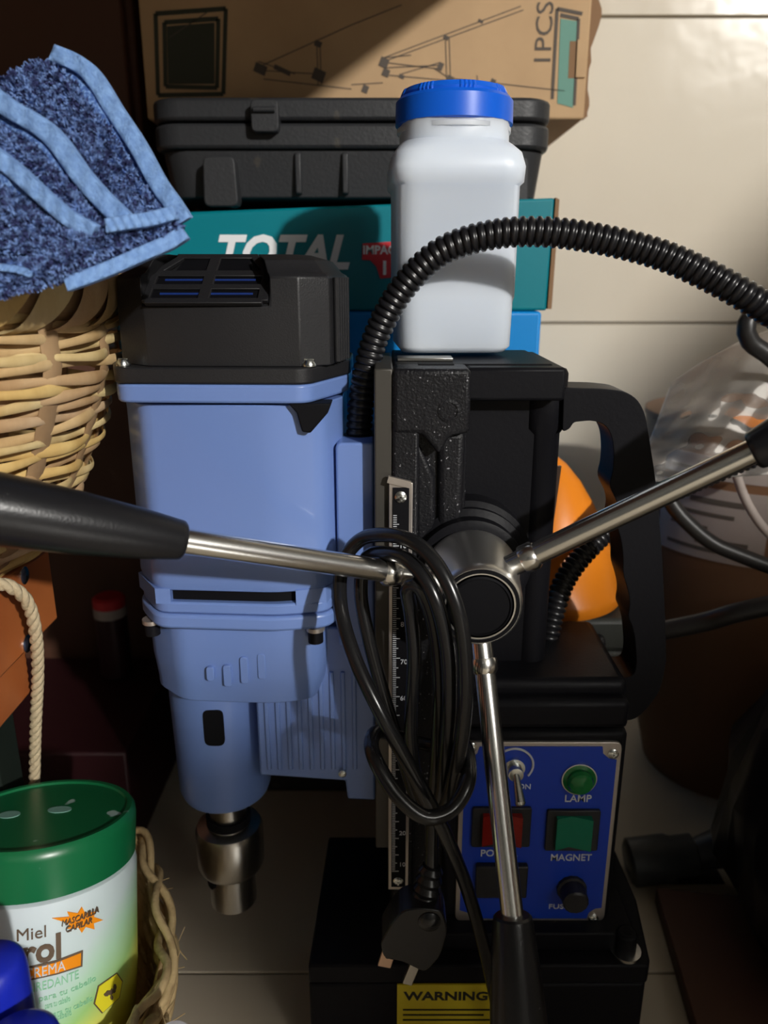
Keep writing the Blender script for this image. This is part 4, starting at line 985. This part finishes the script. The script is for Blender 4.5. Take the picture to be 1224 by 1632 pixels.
for li, (dz_, k_) in enumerate(lev):
    for st2 in range(4):
        pts = []
        for i in range(n):
            ph = i*.42+st2*1.57+li; p = rim_s[i]; out = (p-cen); out.z = 0; L = out.length; o1 = out.normalized()
            pts.append(cen+o1*(L*k_-(1-k_)*0+.0042*math.cos(ph))+Vector((0, 0, p.z-cen.z+dz_+.0085*math.sin(ph*.5+st2*1.6))))
        obj('braid_strand', MB().tube(pts, .0020, 7, closed=True), M_braid, lbk, smooth=60)
wall = MB(); rings = []
for dz_, k_ in ((-.002, .965), (-.088, .84)):
    rings.append([cen+(p-cen)*k_+Vector((0, 0, dz_)) for p in rim_s])
wall.loft(rings, cap=False); bot = [Vector((p.x, p.y, .003)) for p in rings[1]]
obj('basket_wall', wall, M_braid, lbk, smooth=60)
obj('basket_floor', MB().loft([[Vector((p.x, p.y, .0005)) for p in rings[1]], [Vector((p.x, p.y, .006)) for p in rings[1]]]), M_braid, lbk)
# fibres
fb = MB()
for k in range(60):
    p = rim_s[R.randrange(n)]; out = (p-cen).normalized(); fb.tube([p+out*.004+Vector((0,0,R.uniform(-.04,.006))), p+out*(.004+R.uniform(.003,.008))+Vector((0,0,R.uniform(-.03,.010)))], .00022, 4)
obj('loose_fibres', fb, M_braid, lbk, kind='stuff')
rp = spline([P(54,1330,.350), P(55,1240,.346), P(57,1150,.335), P(60,1080,.325), P(58,1020,.315), P(46,965,.306), P(20,937,.298), P(-20,930,.292), P(-90,945,.285), P(-170,1010,.275), P(-220,1110,.262), P(-240,1240,.25)], .0012)
hd = obj('rope_handle', MB().tube(rp, .0021, 12), M_rope, lbk, label='twisted pale rope handle')
for st2 in range(3):
    pts = []; prev = None
    for i, p in enumerate(rp):
        t = (rp[min(i+1, len(rp)-1)]-rp[max(i-1, 0)]).normalized(); e = t.orthogonal().normalized() if prev is None else (prev-t*prev.dot(t)).normalized(); prev = e; g_ = t.cross(e)
        ph = i*.45+st2*2.094; pts.append(p+(e*math.cos(ph)+g_*math.sin(ph))*.0013)
    obj('rope_strand', MB().tube(pts, .0017, 8), M_rope, hd, smooth=60)

# blue caps and white cap, close to the camera at the lower left
def capped(u, v, Y, rp_, m, lab, name, body, hcap=.03, grp=None):
    pr = PZ(u, v, P(u, v, Y).z); r = rp_*Y/(F_PX*CP+(816-v)*SP)
    t = thing(name, (pr.x, pr.y, .007), lab, 'bottle', grp)
    z = pr.z
    obj('cap', MB().lathe([(r*.9, z-hcap), (r, z-hcap+.001), (r, z-.006), (r*.93, z-.002), (r*.75, z+.0002), (0, z+.0012)], (pr.x, pr.y, 0), seg=48), m, t, smooth=45)
    obj('bottle_body', MB().lathe([(r*.9, .0065), (r*1.02, .010), (r*1.02, z-hcap-.008), (r*.8, z-hcap)], (pr.x, pr.y, 0), seg=48), body, t, smooth=45)
capped(-16, 1530, .205, 52, M_cap2, 'round royal-blue bottle cap at the left edge, upper of the two', 'blue_capped_bottle', M_cap2)
capped(28, 1655, .185, 66, M_cap2, 'round royal-blue bottle cap at the bottom left corner, lower of the two', 'blue_capped_bottle', M_cap2)
capped(275, 1652, .215, 36, M_whitecap, 'white round bottle cap just showing at the bottom edge', 'white_capped_bottle', M_whitecap)
